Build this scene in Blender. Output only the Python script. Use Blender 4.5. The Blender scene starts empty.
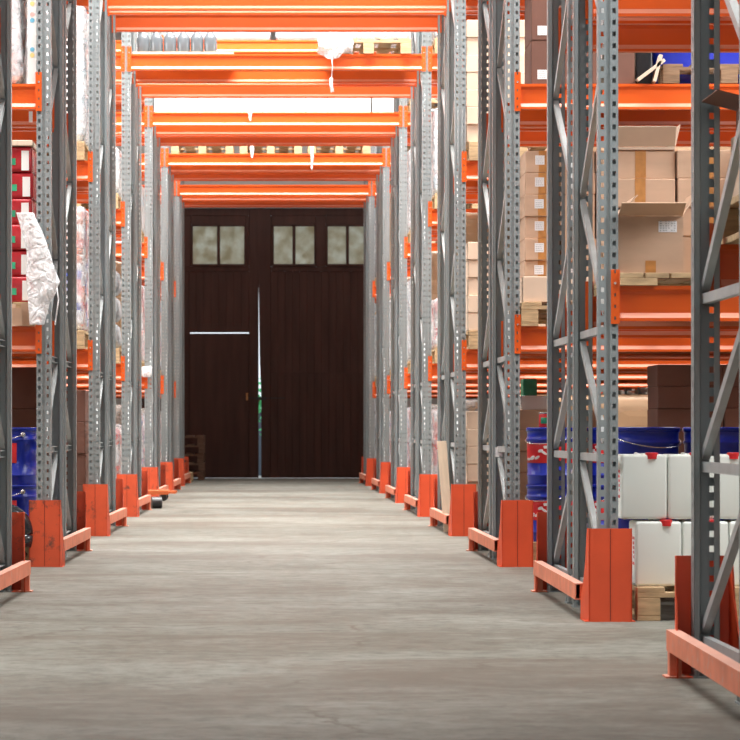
import bpy, bmesh, math, random
from mathutils import Vector, Matrix, noise
random.seed(7)
PI = math.pi
sc = bpy.context.scene
COL = sc.collection

# ------------------------------------------------------------------ camera
F = 3000.0            # focal length in pixels of the 740 px frame
VX, VY = 270.8, 428.8 # vanishing point
H = 0.827             # eye height
cam = bpy.data.cameras.new('camera')
cam.sensor_width = 36.0
cam.lens = 36.0 * F / 740.0
cam.shift_x = (370 - VX) / 740.0
cam.shift_y = (VY - 370) / 740.0
cam.dof.use_dof = True; cam.dof.focus_distance = 15.5; cam.dof.aperture_fstop = 15.0
cam.clip_start = 0.1
cam.clip_end = 300
camo = bpy.data.objects.new('camera', cam)
COL.objects.link(camo)
camo.location = (0, 0, H)
camo.rotation_euler = (PI / 2, 0, 0)
sc.camera = camo

# ------------------------------------------------------------------ world, light, exposure
w = bpy.data.worlds.new('sky'); sc.world = w; w.use_nodes = True
bg = w.node_tree.nodes['Background']
bg.inputs[0].default_value = (0.86, 0.93, 1.0, 1)
bg.inputs[1].default_value = 1.3
sc.view_settings.view_transform = 'Standard'
sc.view_settings.look = 'None'
sc.view_settings.gamma = 1.0
sc.view_settings.use_curve_mapping = False
sc.view_settings.exposure = 0.0

ROWS = [7.65, 12.9, 18.0, 23.15, 28.25, 33.45, 38.5, 43.4]   # front face of every rack row
ROOF = 7.6
def area(name, x, y, z, sx, sy, power, rot=(0, 0, 0), col=(1, 0.985, 0.95)):
    l = bpy.data.lights.new(name, 'AREA'); l.shape = 'RECTANGLE'
    l.size = sx; l.size_y = sy; l.energy = power; l.color = col
    o = bpy.data.objects.new(name, l); COL.objects.link(o)
    o.location = (x, y, z); o.rotation_euler = rot
    return o
# daylight through the roof skylights over the aisles between the rows
SKY = [(5.0, 5), (11.8, 330), (16.7, 360), (21.8, 500), (26.9, 620), (32.1, 660), (37.2, 620), (42.2, 400), (47.9, 10)]
for y, p in SKY:
    area('skylight_daylight', 0.0, y, ROOF - 0.06, 4.4, 1.5, p).data.spread = 2.35
# unseen side lights added at both ends of every aisle to stripe the floor
AISLE = [(11.5, 270), (16.65, 200), (21.8, 180), (26.9, 190), (32.1, 190), (37.2, 180), (42.2, 130)]
for y, p in AISLE:
    for sx in (-1, 1):
        area('side_fill_light', sx * 4.36, y, 3.7, 2.6, 1.9, p, (0, sx * 1.25, 0), (0.97, 0.985, 1.0))
# unseen fill light added behind the camera for faces turned to it
area('front_fill_light', 0.0, -3.7, 3.4, 8.0, 3.0, 90, (PI / 2, 0, 0), (0.95, 0.98, 1.0))
# daylight from the window band high in the back wall
area('window_daylight', 0.0, 49.85, 6.4, 8.4, 1.4, 160, (-PI / 2 + 0.35, 0, 0))

# ------------------------------------------------------------------ materials
def newmat(name):
    m = bpy.data.materials.new(name); m.use_nodes = True
    nt = m.node_tree
    return m, nt, nt.nodes['Principled BSDF']
def N(nt, t, **kw):
    n = nt.nodes.new(t)
    for k, v in kw.items(): setattr(n, k, v)
    return n
def ramp(nt, src, stops):
    r = N(nt, 'ShaderNodeValToRGB')
    e = r.color_ramp.elements
    while len(e) < len(stops): e.new(0.5)
    for i, (p, c) in enumerate(stops):
        e[i].position = p; e[i].color = (*c, 1) if len(c) == 3 else c
    nt.links.new(src, r.inputs[0])
    return r
def mat(name, c, rough=0.5, metal=0.0, vary=0.12, scale=6.0, bump=0.0, spec=0.5, stretch=(1, 1, 1), grime=None, seed=True):
    """plain painted / papery surface with a mild procedural variation"""
    m, nt, b = newmat(name)
    tc = N(nt, 'ShaderNodeTexCoord'); mp = N(nt, 'ShaderNodeMapping'); mp.inputs['Scale'].default_value = stretch
    nt.links.new(tc.outputs['Object'], mp.inputs[0])
    if seed:
        oi = N(nt, 'ShaderNodeObjectInfo'); ml = N(nt, 'ShaderNodeMath', operation='MULTIPLY'); ml.inputs[1].default_value = 37.0
        nt.links.new(oi.outputs['Random'], ml.inputs[0]); nt.links.new(ml.outputs[0], mp.inputs['Location'])
    nz = N(nt, 'ShaderNodeTexNoise'); nz.inputs['Scale'].default_value = scale; nz.inputs['Detail'].default_value = 6
    nt.links.new(mp.outputs[0], nz.inputs[0])
    lo = tuple(max(0, v * (1 - vary)) for v in c); hi = tuple(min(1, v * (1 + vary)) for v in c)
    st = [(0.3, lo), (0.7, hi)]
    r = ramp(nt, nz.outputs[0], st)
    out = r.outputs[0]
    if grime:
        nz2 = N(nt, 'ShaderNodeTexNoise'); nz2.inputs['Scale'].default_value = scale * 2.3; nz2.inputs['Detail'].default_value = 8; nz2.inputs['Roughness'].default_value = 0.7
        nt.links.new(mp.outputs[0], nz2.inputs[0])
        r2 = ramp(nt, nz2.outputs[0], [(0.56, (0, 0, 0)), (0.68, (1, 1, 1))])
        mx = N(nt, 'ShaderNodeMixRGB'); mx.inputs[2].default_value = (*grime, 1)
        nt.links.new(r2.outputs[0], mx.inputs[0]); nt.links.new(out, mx.inputs[1]); out = mx.outputs[0]
    nt.links.new(out, b.inputs['Base Color'])
    b.inputs['Roughness'].default_value = rough; b.inputs['Metallic'].default_value = metal
    b.inputs['Specular IOR Level'].default_value = spec
    if bump:
        bp = N(nt, 'ShaderNodeBump'); bp.inputs['Strength'].default_value = bump; bp.inputs['Distance'].default_value = 0.01
        nt.links.new(nz.outputs[0], bp.inputs['Height']); nt.links.new(bp.outputs[0], b.inputs['Normal'])
    return m
def dusty(m, colour, amount=0.7):
    """dust that has settled on faces that look up (stays with the object)"""
    nt = m.node_tree; b = nt.nodes['Principled BSDF']
    src = b.inputs['Base Color'].links[0].from_socket
    g = N(nt, 'ShaderNodeNewGeometry'); s = N(nt, 'ShaderNodeSeparateXYZ')
    nt.links.new(g.outputs['True Normal'], s.inputs[0])
    mr = N(nt, 'ShaderNodeMapRange'); mr.inputs[1].default_value = 0.3; mr.inputs[2].default_value = 0.7; mr.inputs[4].default_value = amount
    nt.links.new(s.outputs['Z'], mr.inputs[0])
    mx = N(nt, 'ShaderNodeMixRGB'); mx.inputs[2].default_value = (*colour, 1)
    nt.links.new(mr.outputs[0], mx.inputs[0]); nt.links.new(src, mx.inputs[1]); nt.links.new(mx.outputs[0], b.inputs['Base Color'])
    return m
M = {}
M['steel'] = mat('galvanised_steel', (0.285, 0.325, 0.335), 0.42, 0.25, 0.10, 5, stretch=(1, 1, 0.25))
M['brace'] = mat('galvanised_brace', (0.42, 0.45, 0.455), 0.4, 0.25, 0.12, 8)
M['beam'] = dusty(mat('orange_beam_paint', (0.72, 0.102, 0.009), 0.36, 0, 0.10, 3, stretch=(0.4, 1, 1)), (0.86, 0.46, 0.34), 0.8)
M['guard'] = mat('orange_guard_paint', (0.72, 0.085, 0.025), 0.5, 0, 0.12, 4)
M['guard_scuffed'] = mat('orange_guard_paint_scuffed', (0.66, 0.09, 0.03), 0.55, 0, 0.15, 5, grime=(0.13, 0.05, 0.035))
M['seam'] = mat('dark_seam', (0.22, 0.03, 0.015), 0.6)
M['rail'] = dusty(mat('faded_orange_rail_paint', (0.74, 0.23, 0.13), 0.6, 0, 0.14, 9, grime=(0.62, 0.32, 0.24)), (0.72, 0.42, 0.33), 0.7)
M['dark'] = mat('dark_iron', (0.03, 0.03, 0.032), 0.6)
M['rubber'] = mat('black_rubber', (0.015, 0.015, 0.017), 0.35, spec=0.6)
M['blackplastic'] = mat('black_plastic', (0.018, 0.02, 0.024), 0.18, spec=0.7)
M['carton'] = mat('kraft_carton', (0.58, 0.385, 0.265), 0.75, 0, 0.10, 4, stretch=(1, 1, 3))
M['carton_pale'] = mat('pale_carton', (0.70, 0.53, 0.40), 0.75, 0, 0.08, 4)
M['carton_dark'] = mat('brown_carton', (0.17, 0.075, 0.052), 0.7, 0, 0.10, 4)
M['carton_white'] = mat('white_carton', (0.80, 0.79, 0.77), 0.6, 0, 0.05, 4)
M['tape'] = mat('brown_tape', (0.50, 0.22, 0.06), 0.28, 0, 0.15, 30)
M['paper'] = mat('white_label_paper', (0.86, 0.86, 0.87), 0.5, 0, 0.04)
M['print'] = mat('grey_print', (0.50, 0.50, 0.52), 0.6)
M['red'] = mat('red_plastic', (0.70, 0.025, 0.03), 0.35, 0, 0.1)
M['redpack'] = mat('red_printed_film', (0.42, 0.02, 0.028), 0.25, 0, 0.25, 14)
M['greenpack'] = mat('green_printed_film', (0.03, 0.33, 0.17), 0.3, 0, 0.3, 14)
M['bluedot'] = mat('blue_print', (0.16, 0.45, 0.62), 0.4)
M['yellowdot'] = mat('yellow_print', (0.85, 0.62, 0.25), 0.4)
M['pinkdot'] = mat('pink_print', (0.80, 0.42, 0.38), 0.4)
M['blue'] = mat('blue_pail_paint', (0.012, 0.03, 0.40), 0.28, 0, 0.12, 5)
M['lid'] = mat('blue_lid', (0.012, 0.028, 0.34), 0.25)
M['wire'] = mat('bright_wire', (0.62, 0.62, 0.62), 0.25, 0.8)
M['jug'] = mat('milky_plastic', (0.86, 0.91, 0.86), 0.38, 0, 0.03, 3)
M['wood'] = mat('pallet_wood', (0.52, 0.36, 0.20), 0.75, 0, 0.25, 9, stretch=(1, 6, 6), bump=0.2)
M['wood_dark'] = mat('dark_pallet_wood', (0.16, 0.10, 0.07), 0.8, 0, 0.3, 9, stretch=(1, 6, 6))
M['wood_old'] = mat('weathered_pallet_wood', (0.27, 0.165, 0.095), 0.8, 0, 0.3, 9, stretch=(1, 6, 6), bump=0.2)
M['plank'] = mat('pale_board', (0.70, 0.57, 0.44), 0.7, 0, 0.08, 8, stretch=(6, 6, 1))
M['grey_sack'] = mat('grey_sack_cloth', (0.36, 0.38, 0.40), 0.5, 0, 0.15, 9, bump=0.4)
M['forkpaint'] = mat('orange_fork_paint', (0.80, 0.19, 0.06), 0.45, 0, 0.12, 8)
M['wall'] = mat('whitewashed_wall', (0.55, 0.55, 0.54), 0.85, 0, 0.08, 1.2, bump=0.15, seed=False)
M['wall_side'] = mat('brown_side_wall', (0.20, 0.16, 0.13), 0.85, 0, 0.1, 1.5, seed=False)
M['roof'] = mat('roof_sheet', (0.55, 0.55, 0.55), 0.7, 0, 0.08, 1, seed=False)
M['yardwall'] = mat('dark_yard_wall', (0.10, 0.12, 0.15), 0.8)
M['ground'] = mat('yard_ground', (0.45, 0.44, 0.42), 0.9, 0, 0.1, 2, seed=False)
M['leaf'] = mat('green_leaves', (0.12, 0.62, 0.25), 0.6, 0, 0.4, 20)
# door timber: vertical tongue-and-groove handled in the mesh, colour here
M['door'] = mat('dark_brown_door_paint', (0.064, 0.028, 0.022), 0.55, 0, 0.22, 2.5, stretch=(3, 1, 0.35), bump=0.15, spec=0.35)

def glass_dirty():
    m, nt, b = newmat('dusty_window_glass')
    out = nt.nodes['Material Output']
    tr = N(nt, 'ShaderNodeBsdfTranslucent'); df = N(nt, 'ShaderNodeBsdfDiffuse')
    tc = N(nt, 'ShaderNodeTexCoord'); nz = N(nt, 'ShaderNodeTexNoise'); nz.inputs['Scale'].default_value = 5; nz.inputs['Detail'].default_value = 8
    nt.links.new(tc.outputs['Object'], nz.inputs[0])
    r = ramp(nt, nz.outputs[0], [(0.35, (0.62, 0.56, 0.42)), (0.65, (0.95, 0.95, 0.86))])
    nt.links.new(r.outputs[0], tr.inputs[0]); df.inputs[0].default_value = (0.35, 0.33, 0.27, 1)
    mx = N(nt, 'ShaderNodeMixShader'); mx.inputs[0].default_value = 0.35
    nt.links.new(tr.outputs[0], mx.inputs[1]); nt.links.new(df.outputs[0], mx.inputs[2]); nt.links.new(mx.outputs[0], out.inputs[0])
    return m
M['glass'] = glass_dirty()
def lit_window(name, col, s):
    m, nt, b = newmat(name)
    b.inputs['Base Color'].default_value = (0.8, 0.8, 0.8, 1)
    b.inputs['Emission Color'].default_value = (*col, 1); b.inputs['Emission Strength'].default_value = s
    return m
M['daylit'] = lit_window('daylit_window_pane', (0.96, 0.98, 1.0), 1.6)
M['skylit'] = lit_window('daylit_skylight_pane', (1.0, 0.99, 0.96), 1.0)

def wrapmat(name, dens, tint=(0.9, 0.92, 0.95), scale=9.0):
    m, nt, b = newmat(name)
    out = nt.nodes['Material Output']
    tc = N(nt, 'ShaderNodeTexCoord'); nz = N(nt, 'ShaderNodeTexNoise'); nz.inputs['Scale'].default_value = scale; nz.inputs['Detail'].default_value = 8; nz.inputs['Distortion'].default_value = 1.5
    nt.links.new(tc.outputs['Object'], nz.inputs[0])
    b.inputs['Base Color'].default_value = (*tint, 1); b.inputs['Roughness'].default_value = 0.22
    bp = N(nt, 'ShaderNodeBump'); bp.inputs['Strength'].default_value = 0.8; bp.inputs['Distance'].default_value = 0.03
    nt.links.new(nz.outputs[0], bp.inputs['Height']); nt.links.new(bp.outputs[0], b.inputs['Normal'])
    t = N(nt, 'ShaderNodeBsdfTransparent')
    r = ramp(nt, nz.outputs[0], [(0.38, (dens * 0.5,) * 3), (0.62, (min(1, dens * 1.3),) * 3)])
    mx = N(nt, 'ShaderNodeMixShader'); nt.links.new(r.outputs[0], mx.inputs[0])
    nt.links.new(t.outputs[0], mx.inputs[1]); nt.links.new(b.outputs[0], mx.inputs[2]); nt.links.new(mx.outputs[0], out.inputs[0])
    return m
M['film'] = wrapmat('clear_stretch_film', 0.45)
M['film_thick'] = wrapmat('cloudy_stretch_film', 0.85, (0.97, 0.98, 1.0), 16.0)

def packmat(name, colours, brick=(0.16, 0.11)):
    """printed goods: bricks of a few print colours"""
    m, nt, b = newmat(name)
    tc = N(nt, 'ShaderNodeTexCoord'); mp = N(nt, 'ShaderNodeMapping')
    mp.inputs['Scale'].default_value = (1 / brick[0], 1 / brick[0], 1 / brick[1])
    nt.links.new(tc.outputs['Object'], mp.inputs[0])
    vo = N(nt, 'ShaderNodeTexVoronoi'); vo.distance = 'CHEBYCHEV'; vo.inputs['Scale'].default_value = 1.0; vo.inputs['Randomness'].default_value = 0.35
    nt.links.new(mp.outputs[0], vo.inputs[0])
    sp = N(nt, 'ShaderNodeSeparateColor'); nt.links.new(vo.outputs['Color'], sp.inputs[0])
    st = []; n = len(colours)
    for i, c in enumerate(colours): st.append((i / n, c))
    r = ramp(nt, sp.outputs[0], st); r.color_ramp.interpolation = 'CONSTANT'
    nt.links.new(r.outputs[0], b.inputs['Base Color'])
    b.inputs['Roughness'].default_value = 0.3
    bp = N(nt, 'ShaderNodeBump'); bp.inputs['Strength'].default_value = 0.5; bp.inputs['Distance'].default_value = 0.02; bp.invert = True
    nt.links.new(vo.outputs['Distance'], bp.inputs['Height']); nt.links.new(bp.outputs[0], b.inputs['Normal'])
    return m
W_ = (0.80, 0.80, 0.80)
M['p_white'] = packmat('white_printed_packs', [W_, (0.74, 0.76, 0.78), (0.82, 0.8, 0.78), (0.62, 0.72, 0.78), W_, (0.78, 0.78, 0.8)])
M['p_red'] = packmat('red_and_white_printed_packs', [(0.7, 0.06, 0.05), W_, (0.75, 0.15, 0.1), W_, (0.8, 0.7, 0.65), (0.65, 0.04, 0.05)], (0.10, 0.07))
M['p_redblue'] = packmat('red_blue_and_white_printed_packs', [W_, (0.7, 0.08, 0.07), (0.75, 0.77, 0.82), (0.08, 0.13, 0.55), W_, (0.72, 0.3, 0.2)], (0.08, 0.06))
M['p_kraft'] = packmat('kraft_packs', [(0.5, 0.33, 0.2), (0.54, 0.37, 0.24), (0.46, 0.3, 0.18)], (0.3, 0.15))
M['p_grey'] = packmat('grey_packs', [(0.4, 0.41, 0.43), (0.33, 0.34, 0.37), (0.46, 0.47, 0.5)], (0.3, 0.2))
M['p_bottle'] = packmat('wrapped_bottle_packs', [(0.75, 0.72, 0.72), (0.6, 0.55, 0.56), (0.75, 0.45, 0.42), (0.7, 0.7, 0.72), (0.8, 0.78, 0.78)], (0.05, 0.05))

def floormat():
    m, nt, b = newmat('worn_concrete_floor')
    tc = N(nt, 'ShaderNodeTexCoord')
    def nz(scale, det, st=(1, 1, 1), dist=0.0, rough=0.55):
        mp = N(nt, 'ShaderNodeMapping'); mp.inputs['Scale'].default_value = st; nt.links.new(tc.outputs['Object'], mp.inputs[0])
        n = N(nt, 'ShaderNodeTexNoise'); n.inputs['Scale'].default_value = scale; n.inputs['Detail'].default_value = det
        n.inputs['Distortion'].default_value = dist; n.inputs['Roughness'].default_value = rough
        nt.links.new(mp.outputs[0], n.inputs[0]); return n
    big = nz(0.9, 8, dist=0.6, rough=0.65)
    r = ramp(nt, big.outputs[0], [(0.30, (0.130, 0.124, 0.100)), (0.5, (0.188, 0.188, 0.160)), (0.72, (0.248, 0.251, 0.220))])
    fine = nz(9, 12, rough=0.8)
    r2 = ramp(nt, fine.outputs[0], [(0.36, (0.40, 0.38, 0.36)), (0.55, (1.10, 1.10, 1.10))])
    mx = N(nt, 'ShaderNodeMixRGB', blend_type='MULTIPLY'); mx.inputs[0].default_value = 0.8
    nt.links.new(r.outputs[0], mx.inputs[1]); nt.links.new(r2.outputs[0], mx.inputs[2])
    # brown stains, stretched crosswise to carry the shaded floor bands too
    stn = nz(0.8, 10, st=(0.5, 1.0, 1), dist=0.6, rough=0.75)
    r3 = ramp(nt, stn.outputs[0], [(0.46, (0, 0, 0)), (0.62, (0.85, 0.85, 0.85))])
    mx2 = N(nt, 'ShaderNodeMixRGB'); mx2.inputs[2].default_value = (0.108, 0.086, 0.064, 1)
    nt.links.new(r3.outputs[0], mx2.inputs[0]); nt.links.new(mx.outputs[0], mx2.inputs[1])
    # hairline cracks
    v = N(nt, 'ShaderNodeTexVoronoi', feature='DISTANCE_TO_EDGE'); v.inputs['Scale'].default_value = 0.62
    wob = nz(2.2, 8, rough=0.7); ad = N(nt, 'ShaderNodeVectorMath', operation='MULTIPLY_ADD'); ad.inputs[1].default_value = (0.5, 0.5, 0)
    nt.links.new(wob.outputs['Color'], ad.inputs[0]); nt.links.new(tc.outputs['Object'], ad.inputs[2]); nt.links.new(ad.outputs[0], v.inputs[0])
    r4 = ramp(nt, v.outputs[0], [(0.0, (1, 1, 1)), (0.012, (0, 0, 0))])
    brk = nz(1.1, 3); r5 = ramp(nt, brk.outputs[0], [(0.50, (0, 0, 0)), (0.60, (1, 1, 1))])
    mu = N(nt, 'ShaderNodeMixRGB', blend_type='MULTIPLY'); mu.inputs[0].default_value = 1
    nt.links.new(r4.outputs[0], mu.inputs[1]); nt.links.new(r5.outputs[0], mu.inputs[2])
    mx3 = N(nt, 'ShaderNodeMixRGB'); mx3.inputs[2].default_value = (0.10, 0.08, 0.06, 1)
    nt.links.new(mu.outputs[0], mx3.inputs[0]); nt.links.new(mx2.outputs[0], mx3.inputs[1])
    nt.links.new(mx3.outputs[0], b.inputs['Base Color'])
    b.inputs['Roughness'].default_value = 0.62; b.inputs['Specular IOR Level'].default_value = 0.35
    bp = N(nt, 'ShaderNodeBump'); bp.inputs['Strength'].default_value = 0.35; bp.inputs['Distance'].default_value = 0.01
    nt.links.new(fine.outputs[0], bp.inputs['Height']); nt.links.new(bp.outputs[0], b.inputs['Normal'])
    return m
M['floor'] = floormat()

# ------------------------------------------------------------------ mesh helpers
def box(bm, x0, x1, y0, y1, z0, z1, mtx=None):
    vs = [bm.verts.new(c) for c in ((x0, y0, z0), (x1, y0, z0), (x1, y1, z0), (x0, y1, z0), (x0, y0, z1), (x1, y0, z1), (x1, y1, z1), (x0, y1, z1))]
    for f in ((0, 3, 2, 1), (4, 5, 6, 7), (0, 1, 5, 4), (1, 2, 6, 5), (2, 3, 7, 6), (3, 0, 4, 7)):
        bm.faces.new([vs[i] for i in f])
    if mtx is not None:
        for v in vs: v.co = mtx @ v.co
    return vs
def bar(bm, a, b, w, t, up=(1, 0, 0)):
    """rectangular bar from a to b; w across, t along 'up'"""
    a = Vector(a); b = Vector(b); d = (b - a); L = d.length; d.normalize()
    u = Vector(up); s = d.cross(u).normalized(); u = s.cross(d).normalized()
    mt = Matrix((( *s, ), ( *u, ), ( *d, ))).transposed().to_4x4(); mt.translation = a
    return box(bm, -w / 2, w / 2, -t / 2, t / 2, 0, L, mt)
def prism(bm, pts, x0, x1):
    """polygon in (y, z) swept along x"""
    a = [bm.verts.new((x0, y, z)) for y, z in pts]; b = [bm.verts.new((x1, y, z)) for y, z in pts]
    n = len(pts)
    bm.faces.new(a[::-1]); bm.faces.new(b)
    for i in range(n): bm.faces.new((a[i], a[(i + 1) % n], b[(i + 1) % n], b[i]))
def tube(bm, pts, r, seg=8):
    rings = []
    pts = [Vector(p) for p in pts]
    for i, p in enumerate(pts):
        d = (pts[min(i + 1, len(pts) - 1)] - pts[max(i - 1, 0)]).normalized()
        u = Vector((0, 0, 1)) if abs(d.z) < 0.9 else Vector((1, 0, 0))
        s = d.cross(u).normalized(); t = s.cross(d)
        rings.append([bm.verts.new(p + (s * math.cos(2 * PI * k / seg) + t * math.sin(2 * PI * k / seg)) * r) for k in range(seg)])
    for i in range(len(rings) - 1):
        for k in range(seg):
            bm.faces.new((rings[i][k], rings[i][(k + 1) % seg], rings[i + 1][(k + 1) % seg], rings[i + 1][k]))
    bm.faces.new(rings[0][::-1]); bm.faces.new(rings[-1])
def lathe(bm, prof, seg=40, a0=0.0, a1=2 * PI, cap=True):
    full = abs(a1 - a0 - 2 * PI) < 1e-6
    n = seg if full else seg + 1
    rings = [[bm.verts.new((r * math.cos(a0 + (a1 - a0) * k / seg), r * math.sin(a0 + (a1 - a0) * k / seg), z)) for k in range(n)] for r, z in prof]
    for i in range(len(rings) - 1):
        for k in range(n if full else n - 1):
            bm.faces.new((rings[i][k], rings[i][(k + 1) % n], rings[i + 1][(k + 1) % n], rings[i + 1][k]))
    if full and cap:
        bm.faces.new(rings[0][::-1]); bm.faces.new(rings[-1])
def mesh(name, bm, m, smooth=False, bevel=0.0, seg=2):
    bm.verts.ensure_lookup_table()
    if bevel: bmesh.ops.bevel(bm, geom=bm.edges[:], offset=bevel, segments=seg, affect='EDGES', profile=0.6)
    bmesh.ops.recalc_face_normals(bm, faces=bm.faces[:])
    me = bpy.data.meshes.new(name); bm.to_mesh(me); bm.free()
    me.materials.append(M[m] if isinstance(m, str) else m)
    if smooth:
        for p in me.polygons: p.use_smooth = True
    return me
_cache = {}
def cached(key, fn):
    if key not in _cache: _cache[key] = fn()
    return _cache[key]
# a template: (name, mesh or None, [children]); a child: (name, mesh, location, rotation, [children], label)
def obj(name, me, loc=(0, 0, 0), rot=(0, 0, 0), parent=None, scale=None):
    if parent is None and loc[0] > 1.0: loc = (loc[0] + 0.018, loc[1], loc[2])   # right-hand side, measured offset
    o = bpy.data.objects.new(name, me); COL.objects.link(o)
    o.location = loc; o.rotation_euler = rot
    if scale: o.scale = scale
    if parent: o.parent = parent
    return o
def tag(o, label, cat, group=None):
    o['label'] = label; o['category'] = cat
    if group: o['group'] = group
    return o
def place(tpl, loc, label, cat, group=None, rot=(0, 0, 0), scale=None):
    name, me, kids = tpl
    o = obj(name, me, loc, rot, scale=scale)
    tag(o, label, cat, group)
    for k in kids:
        c = obj(k[0], k[1], k[2], k[3] if len(k) > 3 else (0, 0, 0), o)
        if len(k) > 5 and k[5]: c['label'] = k[5]
        for g in (k[4] if len(k) > 4 else []):
            obj(g[0], g[1], g[2], g[3] if len(g) > 3 else (0, 0, 0), c)
    return o
def struct(name, bm, m, parent=None, loc=(0, 0, 0), **kw):
    o = obj(name, mesh(name, bm, m, **kw), loc, parent=parent)
    if parent is None: o['kind'] = 'structure'
    return o

# ------------------------------------------------------------------ the building
WALL_Y = 50.1
XW = 4.5
bm = bmesh.new(); box(bm, -XW, XW, -4, WALL_Y + 0.2, -0.15, 0); struct('floor', bm, 'floor')
bm = bmesh.new(); box(bm, -40, 40, WALL_Y + 0.2, 90, -0.2, -0.05); struct('ground', bm, 'ground')
bm = bmesh.new(); box(bm, -XW - 0.2, -XW, -4, WALL_Y, 0, ROOF); struct('wall_left', bm, 'wall_side')
bm = bmesh.new(); box(bm, XW, XW + 0.2, -4, WALL_Y, 0, ROOF); struct('wall_right', bm, 'wall_side')
bm = bmesh.new(); box(bm, -XW, XW, -4.2, -4, 0, ROOF); struct('wall_front', bm, 'wall_side')
# back wall with the gate opening and a window band
GX0, GX1, GZ = -2.17, 1.75, 4.52     # gate opening
bm = bmesh.new()
box(bm, -XW, GX0, WALL_Y, WALL_Y + 0.25, 0, 5.55)
box(bm, GX1, XW, WALL_Y, WALL_Y + 0.25, 0, 5.55)
box(bm, GX0, GX1, WALL_Y, WALL_Y + 0.25, GZ, 5.55)
box(bm, -XW, XW, WALL_Y, WALL_Y + 0.25, 7.25, ROOF)
box(bm, -XW, -4.2, WALL_Y, WALL_Y + 0.25, 5.55, 7.25)
box(bm, 4.2, XW, WALL_Y, WALL_Y + 0.25, 5.55, 7.25)
struct('wall_back', bm, 'wall')
wi = obj('window_1', None, (0, WALL_Y, 5.55)); wi['kind'] = 'structure'
bm = bmesh.new(); box(bm, -4.2, 4.2, 0.12, 0.14, 0, 1.7); obj('window_pane', mesh('window_pane', bm, 'daylit'), parent=wi)
bm = bmesh.new()
for i in range(15): box(bm, -4.2 + i * 0.6 - 0.02, -4.2 + i * 0.6 + 0.02, 0.06, 0.12, 0, 1.7)
for z in (0.0, 0.83, 1.65): box(bm, -4.2, 4.2, 0.06, 0.12, z, z + 0.05)
obj('window_frame', mesh('window_frame', bm, 'carton_white'), parent=wi)
# roof: sheets between the skylights, purlins under them
bm = bmesh.new()
edges = []
for y, p in SKY: edges += [y - 1.0, y + 1.0]
ys = [-4.2] + edges + [WALL_Y + 0.25]
for i in range(0, len(ys), 2): box(bm, -XW - 0.2, XW + 0.2, ys[i], ys[i + 1], ROOF, ROOF + 0.15)
for y, p in SKY:
    box(bm, -XW - 0.2, -2.3, y - 1, y + 1, ROOF, ROOF + 0.15); box(bm, 2.3, XW + 0.2, y - 1, y + 1, ROOF, ROOF + 0.15)
struct('ceiling', bm, 'roof')
for i, (y, p) in enumerate(SKY):
    wo = obj('window_%d' % (i + 2), None, (0, y, ROOF)); wo['kind'] = 'structure'
    bm = bmesh.new(); box(bm, -2.3, 2.3, -1, 1, 0.05, 0.08); obj('skylight_pane', mesh('skylight_pane', bm, 'skylit'), parent=wo)
    bm = bmesh.new()
    for k in range(5): box(bm, -2.3 + k * 1.15 - 0.02, -2.3 + k * 1.15 + 0.02, -1, 1, 0.0, 0.05)
    obj('skylight_frame', mesh('skylight_frame', bm, 'steel'), parent=wo)

wi = obj('window_11', None, (0, -4.0, 1.9)); wi['kind'] = 'structure'  # unseen window added behind the camera, for the fill light
bm = bmesh.new(); box(bm, -4.0, 4.0, 0.01, 0.03, 0, 3.0); obj('window_pane', mesh('window_pane', bm, 'skylit'), parent=wi)
bm = bmesh.new()
for k in range(9): box(bm, -4.0 + k - 0.03, -4.0 + k + 0.03, 0.03, 0.07, 0, 3.0)
for z in (0.0, 1.5, 2.95): box(bm, -4.0, 4.0, 0.03, 0.07, z, z + 0.05)
obj('window_frame', mesh('window_frame', bm, 'carton_white'), parent=wi)

n_ = 12
for y, p in AISLE:  # unseen side windows added to go with the aisle-end lights
    for sx in (-1, 1):
        wi = obj('window_%d' % n_, None, (sx * 4.49, y, 2.4)); wi['kind'] = 'structure'; n_ += 1
        bm = bmesh.new(); box(bm, -0.005, 0.005, -1.0, 1.0, 0, 2.6); obj('window_pane', mesh('window_pane', bm, 'skylit'), parent=wi)
        bm = bmesh.new()
        for yy in (-1.0, 0.0, 1.0): box(bm, -0.02, 0.01, yy - 0.03, yy + 0.03, 0, 2.6)
        for z in (0.0, 1.3, 2.57): box(bm, -0.02, 0.01, -1.0, 1.0, z, z + 0.05)
        obj('window_frame', mesh('window_frame', bm, 'carton_white'), parent=wi)

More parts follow.
